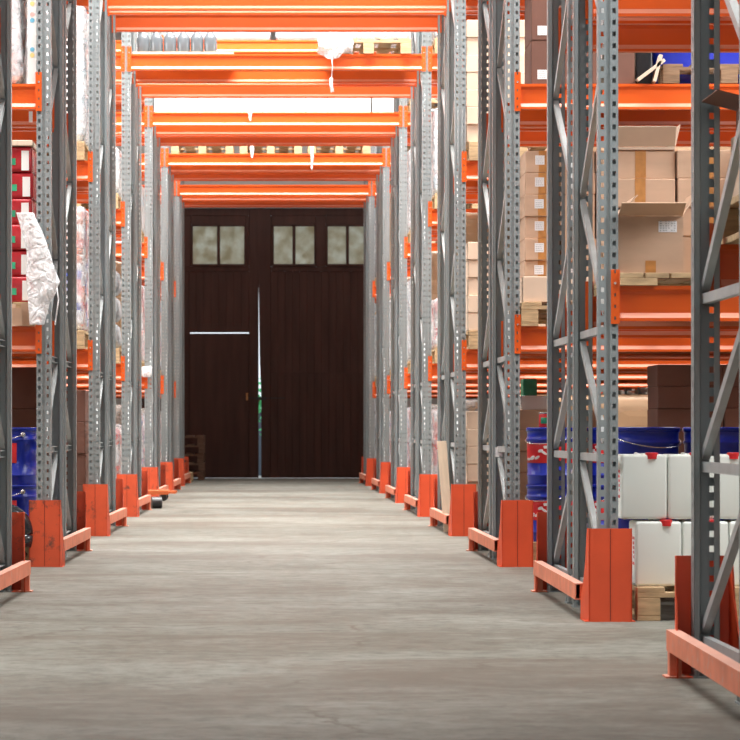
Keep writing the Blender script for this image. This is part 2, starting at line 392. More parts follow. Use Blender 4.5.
# --- the gate: two tall board leaves
def leaf(name, x0, x1, z1, wins, hinge_side):
    """x0..x1 in metres, windows: list of (xa, xb) with two panes each"""
    t = obj(name, None, (0, WALL_Y + 0.06, 0)); t['kind'] = 'structure'
    st = 0.16
    wz0, wz1 = 3.56, 4.24
    bm = bmesh.new()
    # frame: stiles, top rail, rail under the windows, bottom rail
    box(bm, x0, x0 + st, -0.03, 0.03, 0.008, z1); box(bm, x1 - st, x1, -0.03, 0.03, 0.008, z1)
    box(bm, x0 + st, x1 - st, -0.03, 0.03, z1 - 0.12, z1)
    box(bm, x0 + st, x1 - st, -0.03, 0.03, wz0 - 0.10, wz0 - 0.02)
    prev = x0 + st
    for xa, xb in wins:
        box(bm, prev, xa, -0.03, 0.03, wz0 - 0.02, z1 - 0.12); prev = xb
        box(bm, xa, xb, -0.03, 0.03, wz1, z1 - 0.12)
    box(bm, prev, x1 - st, -0.03, 0.03, wz0 - 0.02, z1 - 0.12)
    obj('gate_frame', mesh('gate_frame', bm, 'door', bevel=0.006, seg=1), parent=t)
    # tongue-and-groove boards in two courses
    for za, zb, yy in (((dz(332.3), wz0 - 0.10, 0.0), (0.008, dz(333.5), -0.004)) if x0 < -1 else ((1.74, wz0 - 0.10, 0.0), (0.008, 1.76, -0.012))):
        bm = bmesh.new(); x = x0 + st
        n = round((x1 - x0 - 2 * st) / 0.125); w_ = (x1 - x0 - 2 * st) / n
        for k in range(n):
            vs = box(bm, x + 0.0, x + w_, yy - 0.02, yy + 0.015, za, zb)
            x += w_
        me = mesh('board_panel', bm, 'door', bevel=0.004, seg=1)
        obj('board_panel', me, parent=t)
    for xa, xb in wins:
        bm = bmesh.new(); xm = (xa + xb) / 2
        for q0, q1, r0, r1 in ((xa, xb, wz1 - 0.03, wz1), (xa, xb, wz0 - 0.02, wz0 + 0.02), (xa, xa + 0.03, wz0, wz1), (xb - 0.03, xb, wz0, wz1), (xm - 0.025, xm + 0.025, wz0, wz1)):
            box(bm, q0, q1, -0.045, 0.0, r0, r1)
        wf = obj('window_frame', mesh('window_frame', bm, 'door', bevel=0.005, seg=1), parent=t)
        for q0, q1 in ((xa + 0.03, xm - 0.025), (xm + 0.025, xb - 0.03)):
            bm = bmesh.new(); box(bm, q0, q1, -0.004, 0.004, wz0 + 0.02, wz1 - 0.03)
            obj('window_pane', mesh('window_pane', bm, 'glass'), parent=wf)
    return t
def dx(px, d=WALL_Y): return (px - VX) * d / F
def dz(py, d=WALL_Y): return (VY - py) * d / F + H
XS0, XS1 = dx(258.6), dx(261.2)       # the bright slit between the leaves
L_ = leaf('door_1', GX0 + 0.01, XS0 - 0.0, 4.512, [(dx(135), dx(180)), (dx(191), dx(246))], 0)
R_ = leaf('door_2', XS1, GX1 - 0.01, 4.512, [(dx(272), dx(316)), (dx(326), dx(369))], 1)
# cover strip closing the upper half of the slit, fixed on the right leaf
bm = bmesh.new(); pts = [(XS0 - 0.01, 4.512), (XS0 - 0.01, dz(262)), (XS0 + 0.006, dz(300)), (XS0 + 0.02, dz(360)), (XS1, dz(395)), (XS1 + 0.05, dz(395)), (XS1 + 0.05, 4.512)]
fa = [bm.verts.new((x, -0.05, z)) for x, z in pts]; fb = [bm.verts.new((x, -0.03, z)) for x, z in pts]
bm.faces.new(fa); bm.faces.new(fb[::-1])
for i in range(7): bm.faces.new((fa[i], fa[(i + 1) % 7], fb[(i + 1) % 7], fb[i]))
obj('cover_strip', mesh('cover_strip', bm, 'door'), parent=R_)
bm = bmesh.new()
box(bm, dx(256), dx(266), -0.06, -0.03, dz(400), dz(397)); box(bm, dx(246), dx(285), -0.055, -0.035, dz(398.5), dz(397.5))
obj('latch_bar', mesh('latch_bar', bm, 'dark'), parent=R_)
# wicket door in the left leaf with a daylight gap above it
bm = bmesh.new()
box(bm, dx(190), dx(247), -0.05, -0.03, 0.02, dz(333.5))
box(bm, dx(150), dx(190), -0.05, -0.028, dz(337), dz(329))
obj('wicket_door', mesh('wicket_door', bm, 'door'), parent=L_)
bm = bmesh.new(); box(bm, dx(246), dx(248), -0.08, -0.05, dz(400), dz(393)); obj('wicket_handle', mesh('wicket_handle', bm, 'tape'), parent=L_)
# planting outside, seen through the slit
bm = bmesh.new()
rr = random.Random(3)
for k in range(260):
    c = Vector((rr.uniform(-1.0, 0.4), rr.uniform(0, 0.8), 1.0 + rr.gauss(0, 0.22))); s = rr.uniform(0.05, 0.12)
    a = Vector((rr.uniform(-1, 1), rr.uniform(-1, 1), rr.uniform(-1, 1))).normalized(); b_ = a.orthogonal().normalized()
    bm.faces.new([bm.verts.new(c + a * s), bm.verts.new(c + b_ * s * 0.4), bm.verts.new(c - a * s), bm.verts.new(c - b_ * s * 0.4)])
sh = obj('shrub', mesh('shrub', bm, 'leaf'), (0, 54.5, 0.32)); tag(sh, 'green leaves outside, seen through the slit between the gate leaves', 'shrub')
bm = bmesh.new(); tube(bm, [(-0.3, 0.4, -0.37), (-0.28, 0.4, 0.6), (-0.2, 0.4, 1.1)], 0.03); obj('stem', mesh('stem', bm, 'wood_old'), parent=sh)

bm = bmesh.new(); box(bm, -3, 3, 0, 0.2, -0.05, 1.12); box(bm, -3, 3, -0.03, 0.23, 1.12, 1.16)
o = obj('yard_wall', mesh('yard_wall', bm, 'yardwall'), (0, 56.5, 0)); o['kind'] = 'structure'

# ------------------------------------------------------------------ rack parts
UW, UD, UH, TH = 0.086, 0.07, 6.9, 0.0025
FD = 1.10                      # frame depth
GAP = 0.20                     # between the two frames of a back-to-back row
def holed(bm, fx, u0, u1, h0, h1, z0=0.0, n=138, hh=0.021):
    """a sheet strip u0..u1 with a column of slots h0..h1; fx maps (u, v thickness) to x, y"""
    def b(a0, a1, za, zb):
        p = [fx(a0, 0), fx(a1, 0), fx(a1, TH), fx(a0, TH)]
        lo = [bm.verts.new((x, y, za)) for x, y in p]; hi = [bm.verts.new((x, y, zb)) for x, y in p]
        bm.faces.new(lo[::-1]); bm.faces.new(hi)
        for i in range(4): bm.faces.new((lo[i], lo[(i + 1) % 4], hi[(i + 1) % 4], hi[i]))
    b(u0, h0, 0, UH); b(h1, u1, 0, UH)
    z = 0.0
    for k in range(n):
        zc = 0.025 + k * 0.05
        b(h0, h1, z, zc - hh / 2); z = zc + hh / 2
    b(h0, h1, z, UH)
def upright_mesh():
    bm = bmesh.new(); hw = UW / 2
    front = lambda u, v: (u, v)
    holed(bm, front, -hw, -0.013, -0.033, -0.018)
    holed(bm, front, 0.013, hw, 0.018, 0.033)
    for s in (-1, 1):
        side = lambda u, v, s=s: (s * (hw - v), u)
        holed(bm, side, TH, UD, 0.034, 0.046)
        box(bm, min(s * hw, s * 0.024), max(s * hw, s * 0.024), UD - TH, UD, 0, UH)       # return lip
        box(bm, min(s * 0.013, s * 0.009), max(s * 0.013, s * 0.009), 0, 0.008, 0, UH)     # groove wall
    box(bm, -0.011, 0.011, 0.006, 0.0085, 0, UH)
    return mesh('upright', bm, 'steel')
UPR = upright_mesh()
def foot_mesh():
    bm = bmesh.new(); box(bm, -0.05, 0.05, 0.0, 0.11, 0, 0.006)
    for s in (-1, 1): lathe_at(bm, s * 0.038, 0.09, 0.006, 0.009, 0.02)
    return mesh('foot_plate', bm, 'steel')
def lathe_at(bm, x, y, z, r, h, seg=8):
    a = [bm.verts.new((x + r * math.cos(2 * PI * k / seg), y + r * math.sin(2 * PI * k / seg), z)) for k in range(seg)]
    b = [bm.verts.new((v.co.x, v.co.y, z + h)) for v in a]
    bm.faces.new(a[::-1]); bm.faces.new(b)
    for k in range(seg): bm.faces.new((a[k], a[(k + 1) % seg], b[(k + 1) % seg], b[k]))
FOOT = foot_mesh()
Y0, Y1 = 0.045, FD - 0.045
def cbar(bm, a, b, w=0.032, t=0.024):
    bar(bm, a, b, 0.003, t); d = (Vector(b) - Vector(a)).normalized(); s = d.cross(Vector((1, 0, 0))).normalized()
    # a channel: web and two flanges, the web across x
    A = Vector(a); B = Vector(b)
def brace_mesh(dy, dzv):
    bm = bmesh.new()
    a = Vector((0, 0, 0)); b = Vector((0, dy, dzv)); d = (b - a).normalized(); s = d.cross(Vector((1, 0, 0))).normalized()
    bar(bm, a + Vector((-0.012, 0, 0)), b + Vector((-0.012, 0, 0)), 0.034, 0.003)
    for q in (-1, 1): bar(bm, a + s * 0.0155 * q, b + s * 0.0155 * q, 0.003, 0.024)
    return mesh('brace', bm, 'brace')
DY = Y1 - Y0
BR_H = brace_mesh(DY, 0.0)
def br(dzv): return cached(('br', round(dzv, 3)), lambda: brace_mesh(DY, dzv))
# (z at front, z at rear)
ZA = [(0.16, 0.66), (0.74, 1.22), (1.30, 1.88), (2.50, 1.92), (2.54, 3.10), (3.70, 3.14), (3.74, 4.30), (4.90, 4.34), (4.94, 5.50), (6.10, 5.54), (6.14, 6.70)]
ZB = [(0.66, 0.16), (1.22, 0.74), (1.88, 1.30), (1.92, 2.48), (3.10, 2.52), (3.14, 3.70), (4.30, 3.74), (4.34, 4.90), (5.50, 4.94), (5.54, 6.10)]
def frame_tpl(zs, spacer):
    kids = [('upright', UPR, (0, 0, 0)), ('upright', UPR, (0, FD, 0), (0, 0, PI)),
            ('foot_plate', FOOT, (0, 0, 0)), ('foot_plate', FOOT, (0, FD, 0), (0, 0, PI))]
    for z in (0.12, 0.70, 1.26): kids.append(('horizontal_brace', BR_H, (0, Y0, z)))
    for zf, zr in zs: kids.append(('diagonal_brace', br(zr - zf), (0, Y0, zf)))
    if spacer:
        for z in (0.9, 2.6, 4.0): kids.append(('row_spacer', spacer, (0, FD, z)))
    return ('rack_frame', None, kids)
bm = bmesh.new(); bar(bm, (-0.02, 0.0, 0), (-0.02, GAP - 0.004, 0), 0.03, 0.012); bar(bm, (0.02, 0.0, 0), (0.02, GAP - 0.004, 0), 0.03, 0.012)
SPACER = mesh('row_spacer', bm, 'brace')
FA = frame_tpl(ZA, SPACER); FB = frame_tpl(ZB, None)

BH = 0.152
def beam_mesh(L):
    bm = bmesh.new()
    p = [(0.0, 0.0), (0.0, 0.014), (0.016, 0.036), (0.016, 0.118), (0.006, 0.132), (0.0, 0.136), (0.0, BH),
         (0.05, BH), (0.05, 0.136), (0.044, 0.132), (0.034, 0.118), (0.034, 0.036), (0.05, 0.014), (0.05, 0.0)]
    prism(bm, p, 0.0, L)
    return mesh('pallet_beam', bm, 'beam')
def conn_mesh(s):
    """end plate hooked onto the upright; s=+1: the upright lies at -x of the plate"""
    bm = bmesh.new()
    a, b = (-0.032, 0.006) if s > 0 else (-0.006, 0.032)
    # face plate with four slots
    cx = -0.014 * s
    z0, z1 = -0.012, 0.222
    box(bm, min(a, cx - 0.004), cx - 0.004, -0.006, -0.001, z0, z1); box(bm, cx + 0.004, max(b, cx + 0.004), -0.006, -0.001, z0, z1)
    z = z0
    for k in range(5):
        zc = 0.013 + k * 0.05
        if k == 3: continue
        box(bm, cx - 0.004, cx + 0.004, -0.006, -0.001, z, zc - 0.007); z = zc + 0.007
    box(bm, cx - 0.004, cx + 0.004, -0.006, -0.001, z, z1)
    box(bm, min(0, 0.004 * s), max(0, 0.004 * s), -0.004, 0.05, z0, z1)
    return mesh('end_connector', bm, 'beam')
CN_L, CN_R = conn_mesh(1), conn_mesh(-1)
bm = bmesh.new(); tube(bm, [(0, -0.010, 0), (0, -0.004, 0)], 0.006, 8); PIN = mesh('locking_pin', bm, 'wire')
def beam_tpl(L):
    me = cached(('beam', round(L, 3)), lambda: beam_mesh(L))
    return ('pallet_beam', me, [('end_connector', CN_L, (0, 0, 0), (0, 0, 0), [('locking_pin', PIN, (-0.014, 0, 0.163))]),
                                ('end_connector', CN_R, (L, 0, 0), (0, 0, 0), [('locking_pin', PIN, (0.014, 0, 0.163))])])

# column guard: flat front, two flared wings; origin on the floor at the front face centre, wings run to +y
GWD, GHT = 0.186, 0.40
def guard_mesh(m):
    bm = bmesh.new(); hw = GWD / 2; t = 0.006
    # front plate
    box(bm, -hw, hw, 0, t, 0, GHT)
    for s in (-1, 1):
        prof = [(0.0, 0.0), (0.0, GHT), (0.035, GHT), (0.05, GHT - 0.04), (0.07, GHT - 0.14), (0.12, GHT - 0.24), (0.17, GHT - 0.30), (0.175, 0.0)]
        a = [bm.verts.new((s * (hw + y * 0.10), y, z)) for y, z in prof]
        b = [bm.verts.new((s * (hw - t + y * 0.10), y, z)) for y, z in prof]
        bm.faces.new(a); bm.faces.new(b[::-1]); n = len(prof)
        for i in range(n): bm.faces.new((a[i], a[(i + 1) % n], b[(i + 1) % n], b[i]))
    return mesh('column_guard', bm, m)
GUARD = guard_mesh('guard'); GUARD_S = guard_mesh('guard_scuffed')
bm = bmesh.new(); box(bm, -0.0015, 0.0015, -0.0015, 0.002, 0.004, GHT - 0.002); SEAM = mesh('fold_seam', bm, 'seam')
bm = bmesh.new(); box(bm, -0.108, 0.108, 0.0, 0.16, 0.0, 0.004)
for s in (-1, 1): lathe_at(bm, s * 0.085, 0.06, 0.004, 0.008, 0.014)
GBASE = mesh('base_plate', bm, 'guard')
def guard_tpl(scuffed):
    return ('column_guard', GUARD_S if scuffed else GUARD, [('fold_seam', SEAM, (0, 0, 0)), ('base_plate', GBASE, (0, 0.004, 0))])

ORD = ['nearest', 'second', 'third', 'fourth', 'fifth', 'sixth', 'seventh', 'farthest']
XR, XL = 1.39, -1.32          # inner faces of the uprights beside the tunnel
BAY = 2.70
cR = XR + UW / 2; cL = XL - UW / 2
cR2 = cR + BAY + UW; cL2 = cL - BAY - UW
LV = [1.29, 2.745, 4.205, 5.66]
DXR = [0, 0, 0, 0.011, 0.019, 0.026, 0.030, 0.008]
def frames(x, r, side, where):
    D = ROWS[r]
    place(FA, (x, D, 0), 'grey perforated upright frame, front of %s rack row, %s %s' % (ORD[r], side, where), 'rack frame', 'grey rack frames')
    place(FB, (x, D + FD + GAP, 0), 'grey perforated upright frame, back of %s rack row, %s %s' % (ORD[r], side, where), 'rack frame', 'grey rack frames')
DEPTHS = [('front', 0.0), ('second deep', FD - 0.05), ('third deep', FD + GAP), ('rear', FD + GAP + FD - 0.05)]
SB = beam_tpl(BAY)
for r, D in enumerate(ROWS):
    frames(cR + DXR[r], r, 'right', 'of the tunnel')
    if r >= 1: frames(cL, r, 'left', 'of the tunnel')
    if r >= 1: frames(cR2 + DXR[r], r, 'far right', 'bay end')
    if r >= 2: frames(cL2, r, 'far left', 'bay end')
    for li, z in enumerate(LV):
        tier = ['lowest', 'second', 'third', 'top'][li]
        for dn, dd in DEPTHS:
            if (li == 2) or (li == 3 and r >= 5):
                place(beam_tpl(XR + 0.018 + DXR[r] - XL), (XL, D + dd, z), 'orange beam across the tunnel, %s beam of %s rack row, %s tier' % (dn, ORD[r], tier), 'beam', 'orange beams over the tunnel')
            ok = (li == 0) or (li == 1 and r >= 1) or (li == 2 and r >= 1) or (li == 3 and r >= 6)
            if ok: place(SB, (XR + DXR[r] + UW, D + dd, z), 'orange shelf beam right of tunnel, %s tier, %s beam, %s rack row' % (tier, dn, ORD[r]), 'beam', 'orange shelf beams right')
            if ok and r >= 1: place(SB, (XL - UW - BAY, D + dd, z), 'orange shelf beam left of tunnel, %s tier, %s beam, %s rack row' % (tier, dn, ORD[r]), 'beam', 'orange shelf beams left')

# guards and rails
def rail(xa, ya, xb, yb, label):
    """hollow box rail from near (xa, ya) to far (xb, yb), on two short legs"""
    L = math.hypot(xb - xa, yb - ya); ang = math.atan2(yb - ya, xb - xa) - PI / 2
    bm = bmesh.new(); w_, h_, t = 0.042, 0.07, 0.004
    box(bm, -w_ / 2, -w_ / 2 + t, 0, L, 0, h_); box(bm, w_ / 2 - t, w_ / 2, 0, L, 0, h_)
    box(bm, -w_ / 2 + t, w_ / 2 - t, 0, L, 0, t); box(bm, -w_ / 2 + t, w_ / 2 - t, 0, L, h_ - t, h_)
    o = obj('guard_rail', mesh('guard_rail', bm, 'rail'), (xa, ya, 0.085), (0, 0, ang))
    tag(o, label, 'guard rail', 'faded orange floor rails')
    bm = bmesh.new(); box(bm, (0.0 if xa > 0 else -0.05), (0.05 if xa > 0 else 0.0), -0.012, 0.03, 0.0, 0.07)
    obj('mounting_bracket', mesh('mounting_bracket', bm, 'guard'), parent=o)
    for yy in (L - 0.06, ):
        bm = bmesh.new(); box(bm, -0.02, 0.02, yy - 0.03, yy + 0.03, -0.079, 0.0); box(bm, -0.035, 0.035, yy - 0.05, yy + 0.05, -0.085, -0.079)
        c = obj('leg', mesh('leg', bm, 'rail'), parent=o)
for r, D in enumerate(ROWS):
    for side, c, s in (('right', cR, 1), ('left', cL, -1)):
        if side == 'left' and r == 0: continue
        g0 = guard_tpl(side == 'left')
        gx = c + (0.003 + DXR[r] + (0.022 if r >= 2 else 0) if s > 0 else 0.010)
        if not (r == 0):
            place(g0, (gx, D - 0.055, 0), 'orange column guard facing the camera, %s side, foot of %s rack row' % (side, ORD[r]), 'column guard', 'orange column guards')
        place(g0, (gx, D + FD * 2 + GAP + 0.055, 0), 'orange column guard at the back of %s rack row, %s side' % (ORD[r], side), 'column guard', 'orange column guards', rot=(0, 0, PI))
        far = 1.345 if side == 'right' else 1.245
        near = 1.352 if side == 'right' else 1.27
        if side == 'right' and r == 1: far, near = 1.342, 1.325
        if side == 'right' and r == 0: far, near = 1.328, 1.29
        near += DXR[r] if s > 0 else 0; far += DXR[r] if s > 0 else 0
        rail(s * near, D + 0.13, s * far, D + 2.40, 'faded orange floor rail beside the feet of %s rack row, %s side' % (ORD[r], side))

# ------------------------------------------------------------------ goods: templates
def carton_tpl(wd, dp, ht, m='carton', tape=True, label=False, lx=0.28, lz=None, name='carton', tapev=False):
    def f():
        bm = bmesh.new(); box(bm, 0, wd, 0, dp, 0, ht); return mesh(name, bm, m, bevel=0.004, seg=1)
    me = cached(('carton', wd, dp, ht, m), f); kids = []
    if tape:
        def g():
            bm = bmesh.new()
            box(bm, wd / 2 - 0.024, wd / 2 + 0.024, -0.0012, 0.002, ht * 0.0 + 0.005, ht - 0.001)
            box(bm, wd / 2 - 0.024, wd / 2 + 0.024, -0.001, dp, ht - 0.001, ht + 0.0008)
            return mesh('packing_tape', bm, 'tape')
        kids.append(('packing_tape', cached(('tape', wd, dp, ht), g), (0, 0, 0)))
    if label:
        def h():
            bm = bmesh.new(); box(bm, 0, 0.056, -0.0022, 0.001, 0, 0.056); return mesh('shipping_label', bm, 'paper')
        def h2():
            bm = bmesh.new(); rr = random.Random(5)
            for k in range(4):
                x = 0.006
                while x < 0.046:
                    w2 = rr.uniform(0.003, 0.009)
                    box(bm, x, x + w2, -0.0030, -0.002, 0.008 + k * 0.012, 0.013 + k * 0.012); x += w2 + 0.004
            return mesh('printed_lines', bm, 'print')
        kids.append(('shipping_label', cached('shipl', h), (lx, 0, lz if lz is not None else ht * 0.5 - 0.018), (0, 0, 0), [('printed_lines', cached('shipp', h2), (0, 0, 0))]))
    return (name, me, kids)
LAYER = ['bottom', 'second', 'third', 'fourth', 'fifth', 'sixth', 'seventh', 'eighth', 'ninth', 'tenth']
COLN = ['nearest the tunnel', 'second column', 'third column', 'fourth column', 'fifth column', 'sixth column', 'seventh column']
def stack(tpl, wd, ht, x0, y0, z0, cols, layers, where, adj, cat='carton', group=None, s=1, jit=0.008, skip=(), topname=True):
    """cols of boxes growing away from the tunnel, layers upward"""
    for c in range(cols):
        for k in range(layers):
            if (c, k) in skip: continue
            t = tpl(c, k) if callable(tpl) else tpl
            x = x0 + c * wd if s > 0 else x0 - (c + 1) * wd
            x += 0.004 * (c + 1) * s + random.uniform(-jit, jit) * 0.5
            ln = 'topmost' if k == layers - 1 else LAYER[k] + ' from bottom' if k else 'bottom'
            place(t, (x, y0 + random.uniform(-jit, jit) * 2, z0 + k * (ht + 0.0005)), '%s, %s layer, %s, %s' % (adj, ln.replace(' from bottom', ''), COLN[c], where), cat, group or (adj + ' stack, ' + where))

def pallet_tpl(wd=0.8, dp=1.2, m='wood'):
    def f():
        bm = bmesh.new(); n = 5 if wd < 1 else 7; bw = 0.12 if wd < 1 else 0.12
        for k in range(n):
            x = k * (wd - bw) / (n - 1); box(bm, x, x + bw, 0, dp, 0.122, 0.144)
        for y in (0, dp / 2 - 0.05, dp - 0.1): box(bm, 0, wd, y, y + 0.1, 0.1, 0.122)
        return mesh('top_deck', bm, m, bevel=0.002, seg=1)
    def g():
        bm = bmesh.new()
        for x in (0, wd / 2 - 0.05, wd - 0.1): box(bm, x, x + 0.1, 0, dp, 0, 0.022)
        return mesh('bottom_deck', bm, m, bevel=0.002, seg=1)
    def h():
        bm = bmesh.new(); box(bm, 0, 0.1, 0, 0.1, 0.022, 0.1); return mesh('block', bm, m, bevel=0.003, seg=1)
    key = (wd, dp, m)
    b = cached(('blk', m), h)
    kids = [('top_deck', cached(('ptd',) + key, f), (0, 0, 0)), ('bottom_deck', cached(('pbd',) + key, g), (0, 0, 0))]
    for x in (0, wd / 2 - 0.05, wd - 0.1):
        for y in (0, dp / 2 - 0.05, dp - 0.1): kids.append(('block', b, (x, y, 0)))
    return ('pallet', None, kids)
PAL = pallet_tpl(); PALO = pallet_tpl(m='wood_old'); PALD = pallet_tpl(m='wood_dark')
def pallet(x, y, z, label, t=None, rot=0.0, group=None):
    return place(t or PAL, (x, y, z), label, 'pallet', group, rot=(0, 0, rot))

# blue pail
PR, PH = 0.178, 0.345
def pail_meshes():
    bm = bmesh.new()
    lathe(bm, [(PR * .93, 0), (PR * .945, 0.006), (PR * .95, 0.05), (PR * .965, 0.052), (PR * .965, 0.060), (PR * .95, 0.062), (PR * .955, 0.262), (PR * .985, 0.266), (PR * .985, 0.276), (PR * .958, 0.28), (PR * .96, 0.318), (PR * .99, 0.322), (PR * .99, 0.330)])
    body = mesh('pail', bm, 'blue', smooth=True)
    bm = bmesh.new(); lathe(bm, [(PR, 0.322), (PR, 0.340), (PR * .985, PH), (PR * .95, PH), (PR * .93, 0.336), (0.01, 0.336)]); lid = mesh('lid', bm, 'lid', smooth=True)
    bm = bmesh.new(); lathe(bm, [(PR * .958, 0.130), (PR * .962, 0.132), (PR * .966, 0.248), (PR * .96, 0.25)], 24, -PI * 0.93, -PI * 0.07); band = mesh('label_band', bm, 'red', smooth=True)
    bm = bmesh.new(); rr = random.Random(2)
    for k in range(7):
        a = -PI / 2 + rr.uniform(-0.55, 0.35); z = rr.uniform(0.15, 0.23)
        R0 = PR * .968
        c = Vector((R0 * math.cos(a), R0 * math.sin(a), z)); tdir = Vector((-math.sin(a), math.cos(a), 0)); n_ = Vector((math.cos(a), math.sin(a), 0))
        w2, h2, an = rr.uniform(0.012, 0.03), rr.uniform(0.006, 0.012), rr.uniform(-0.6, 0.9)
        e1 = (tdir * math.cos(an) + Vector((0, 0, 1)) * math.sin(an)) * w2; e2 = (Vector((0, 0, 1)) * math.cos(an) - tdir * math.sin(an)) * h2
        pts = [c + e1 * math.cos(q * PI / 4) + e2 * math.sin(q * PI / 4) + n_ * 0.004 for q in range(8)]
        vs = [bm.verts.new(p) for p in pts]; ws = [bm.verts.new(p - n_ * 0.006) for p in pts]
        bm.faces.new(vs); bm.faces.new(ws[::-1])
        for q in range(8): bm.faces.new((vs[q], vs[(q + 1) % 8], ws[(q + 1) % 8], ws[q]))
    pic = mesh('label_picture', bm, 'paper')
    bm = bmesh.new()
    pts = []
    for k in range(15):
        a = PI * k / 14; pts.append((-(PR + 0.006) * math.cos(a), -(PR + 0.006) * 0.96 * math.sin(a) - 0.001, 0.30 - 0.055 * math.sin(a)))
    tube(bm, pts, 0.0028, 6); han = mesh('bail_handle', bm, 'wire', smooth=True)
    bm = bmesh.new()
    lathe(bm, [(0.016, 0), (0.015, 0.008), (0.006, 0.013)], 14); ear = mesh('handle_rivet', bm, 'wire', smooth=True)
    return body, lid, band, pic, han, ear
PB, PLID, PBAND, PPIC, PHAN, PEAR = pail_meshes()
def pail_tpl(band=True):
    kids = [('lid', PLID, (0, 0, 0)), ('bail_handle', PHAN, (0, 0, 0)),
            ('handle_rivet', PEAR, (PR * .97, 0, 0.302), (0, PI / 2, 0)), ('handle_rivet', PEAR, (-PR * .97, 0, 0.302), (0, -PI / 2, 0))]
    if band: kids.append(('label_band', PBAND, (0, 0, 0), (0, 0, 0), [('label_picture', PPIC, (0, 0, 0))], 'red label band'))
    return ('pail', PB, kids)
PAIL, PAIL_P = pail_tpl(True), pail_tpl(False)

# white jerrycan
JW, JD, JH = 0.2015, 0.24, 0.281
def jug_meshes():
    bm = bmesh.new(); vs = box(bm, -JW / 2, JW / 2, 0, JD, 0, JH)
    bmesh.ops.bevel(bm, geom=bm.edges[:], offset=0.014, segments=3, affect='EDGES', profile=0.6)
    body = mesh('jerrycan', bm, 'jug', smooth=True)
    bm = bmesh.new()
    tube(bm, [(-0.02, 0.05, JH - 0.012), (-0.02, 0.065, JH - 0.001), (-0.02, 0.10, JH + 0.001), (-0.02, 0.15, JH + 0.001), (-0.02, 0.18, JH - 0.012)], 0.007, 8)
    box(bm, 0.0, 0.06, 0.06, 0.2, JH - 0.004, JH + 0.004)
    han = mesh('carry_handle', bm, 'jug', smooth=False)
    bm = bmesh.new(); lathe(bm, [(0.0275, -0.004), (0.0275, 0.021), (0.025, 0.024), (0.0005, 0.024)], 20)
    cap = mesh('screw_cap', bm, 'red')
    bm = bmesh.new(); box(bm, -0.0008, 0.0012, 0, 0.075, 0, 0.125); lab = mesh('paper_label', bm, 'paper')
    bm = bmesh.new()
    for z in (0.002, 0.112): box(bm, -0.0018, 0.0018, 0.004, 0.07, z, z + 0.012)
    for k in range(4): box(bm, -0.0018, 0.0018, 0.012, 0.035 + 0.008 * k, 0.03 + k * 0.02, 0.042 + k * 0.02)
    prt = mesh('label_print', bm, 'red')
    bm = bmesh.new()
    for k in range(2): box(bm, -0.07, 0.07, -0.0025, 0.002, 0.05 + 0.15 * k, 0.053 + 0.15 * k)
    return body, han, cap, lab, prt
JB, JHN, JCAP, JLAB, JPRT = jug_meshes()
def jug_tpl(capx=0.03, lab=True):
    kids = [('carry_handle', JHN, (0, 0, 0)), ('screw_cap', JCAP, (capx, 0.019, JH - 0.016), (0, 0, 0), [], 'red screw cap')]
    if lab: kids.append(('paper_label', JLAB, (-JW / 2 - 0.0005, 0.02, 0.09), (0, 0, 0), [('label_print', JPRT, (0, 0, 0))], 'red and white paper label'))
    if lab: kids.append(('paper_label', JLAB, (JW / 2 + 0.0005, 0.02, 0.09), (0, 0, 0), [('label_print', JPRT, (0, 0, 0))], 'red and white paper label'))
    return ('jerrycan', JB, kids)

def lump(wd, dp, ht, m, amp=0.02, n=14, seed=0, dome=0.0, name='wrapped_goods', sq=0.06):
    """softly uneven rounded block"""
    bm = bmesh.new(); box(bm, 0, wd, 0, dp, 0, ht)
    bmesh.ops.bevel(bm, geom=bm.edges[:], offset=min(sq, wd * .3, ht * .3, dp * .3), segments=3, affect='EDGES', profile=0.5)
    bmesh.ops.subdivide_edges(bm, edges=[e for e in bm.edges if e.calc_length() > 0.12], cuts=n, use_grid_fill=True)
    for v in bm.verts:
        q = v.co * 5 + Vector((seed * 7.1, seed * 3.3, 0))
        c = Vector((wd / 2, dp / 2, ht / 2)); nn = (v.co - c); nn.normalize()
        a = noise.noise(q) * amp + noise.noise(q * 3) * amp * 0.4
        if v.co.z > 0.01: v.co += nn * a
        if dome and v.co.z > ht * 0.6:
            f = 1 - ((v.co.x - c.x) / (wd / 2)) ** 2
            v.co.z += dome * (f - 1) * (v.co.z / ht - 0.6) / 0.4
        v.co.z = max(v.co.z, 0.0)
    return mesh(name, bm, m, smooth=True)
def load(x, y, z, wd, dp, ht, m, label, seed=0, film=True, amp=0.018, dome=0.0, cat='wrapped goods'):
    """one pallet load of packs wrapped together in film"""
    key = ('load', round(wd, 2), round(dp, 2), round(ht, 2), m, seed % 3, dome)
    me = cached(key, lambda: lump(wd, dp, ht, m, amp, 10, seed % 3, dome, 'wrapped_load'))
    o = obj('wrapped_load', me, (x, y, z)); tag(o, label, cat)
    if film:
        me2 = cached(key + ('f',), lambda: lump(wd + 0.03, dp + 0.03, ht + 0.015, 'film', amp * 1.6, 12, seed % 3 + 5, dome, 'stretch_film'))
        obj('stretch_film', me2, (-0.015, -0.015, 0), parent=o)
    return o
def TOP(li): return LV[li] + BH
RX = XR + UW      # right bay starts
LX = XL - UW      # left bay starts (going to -x)

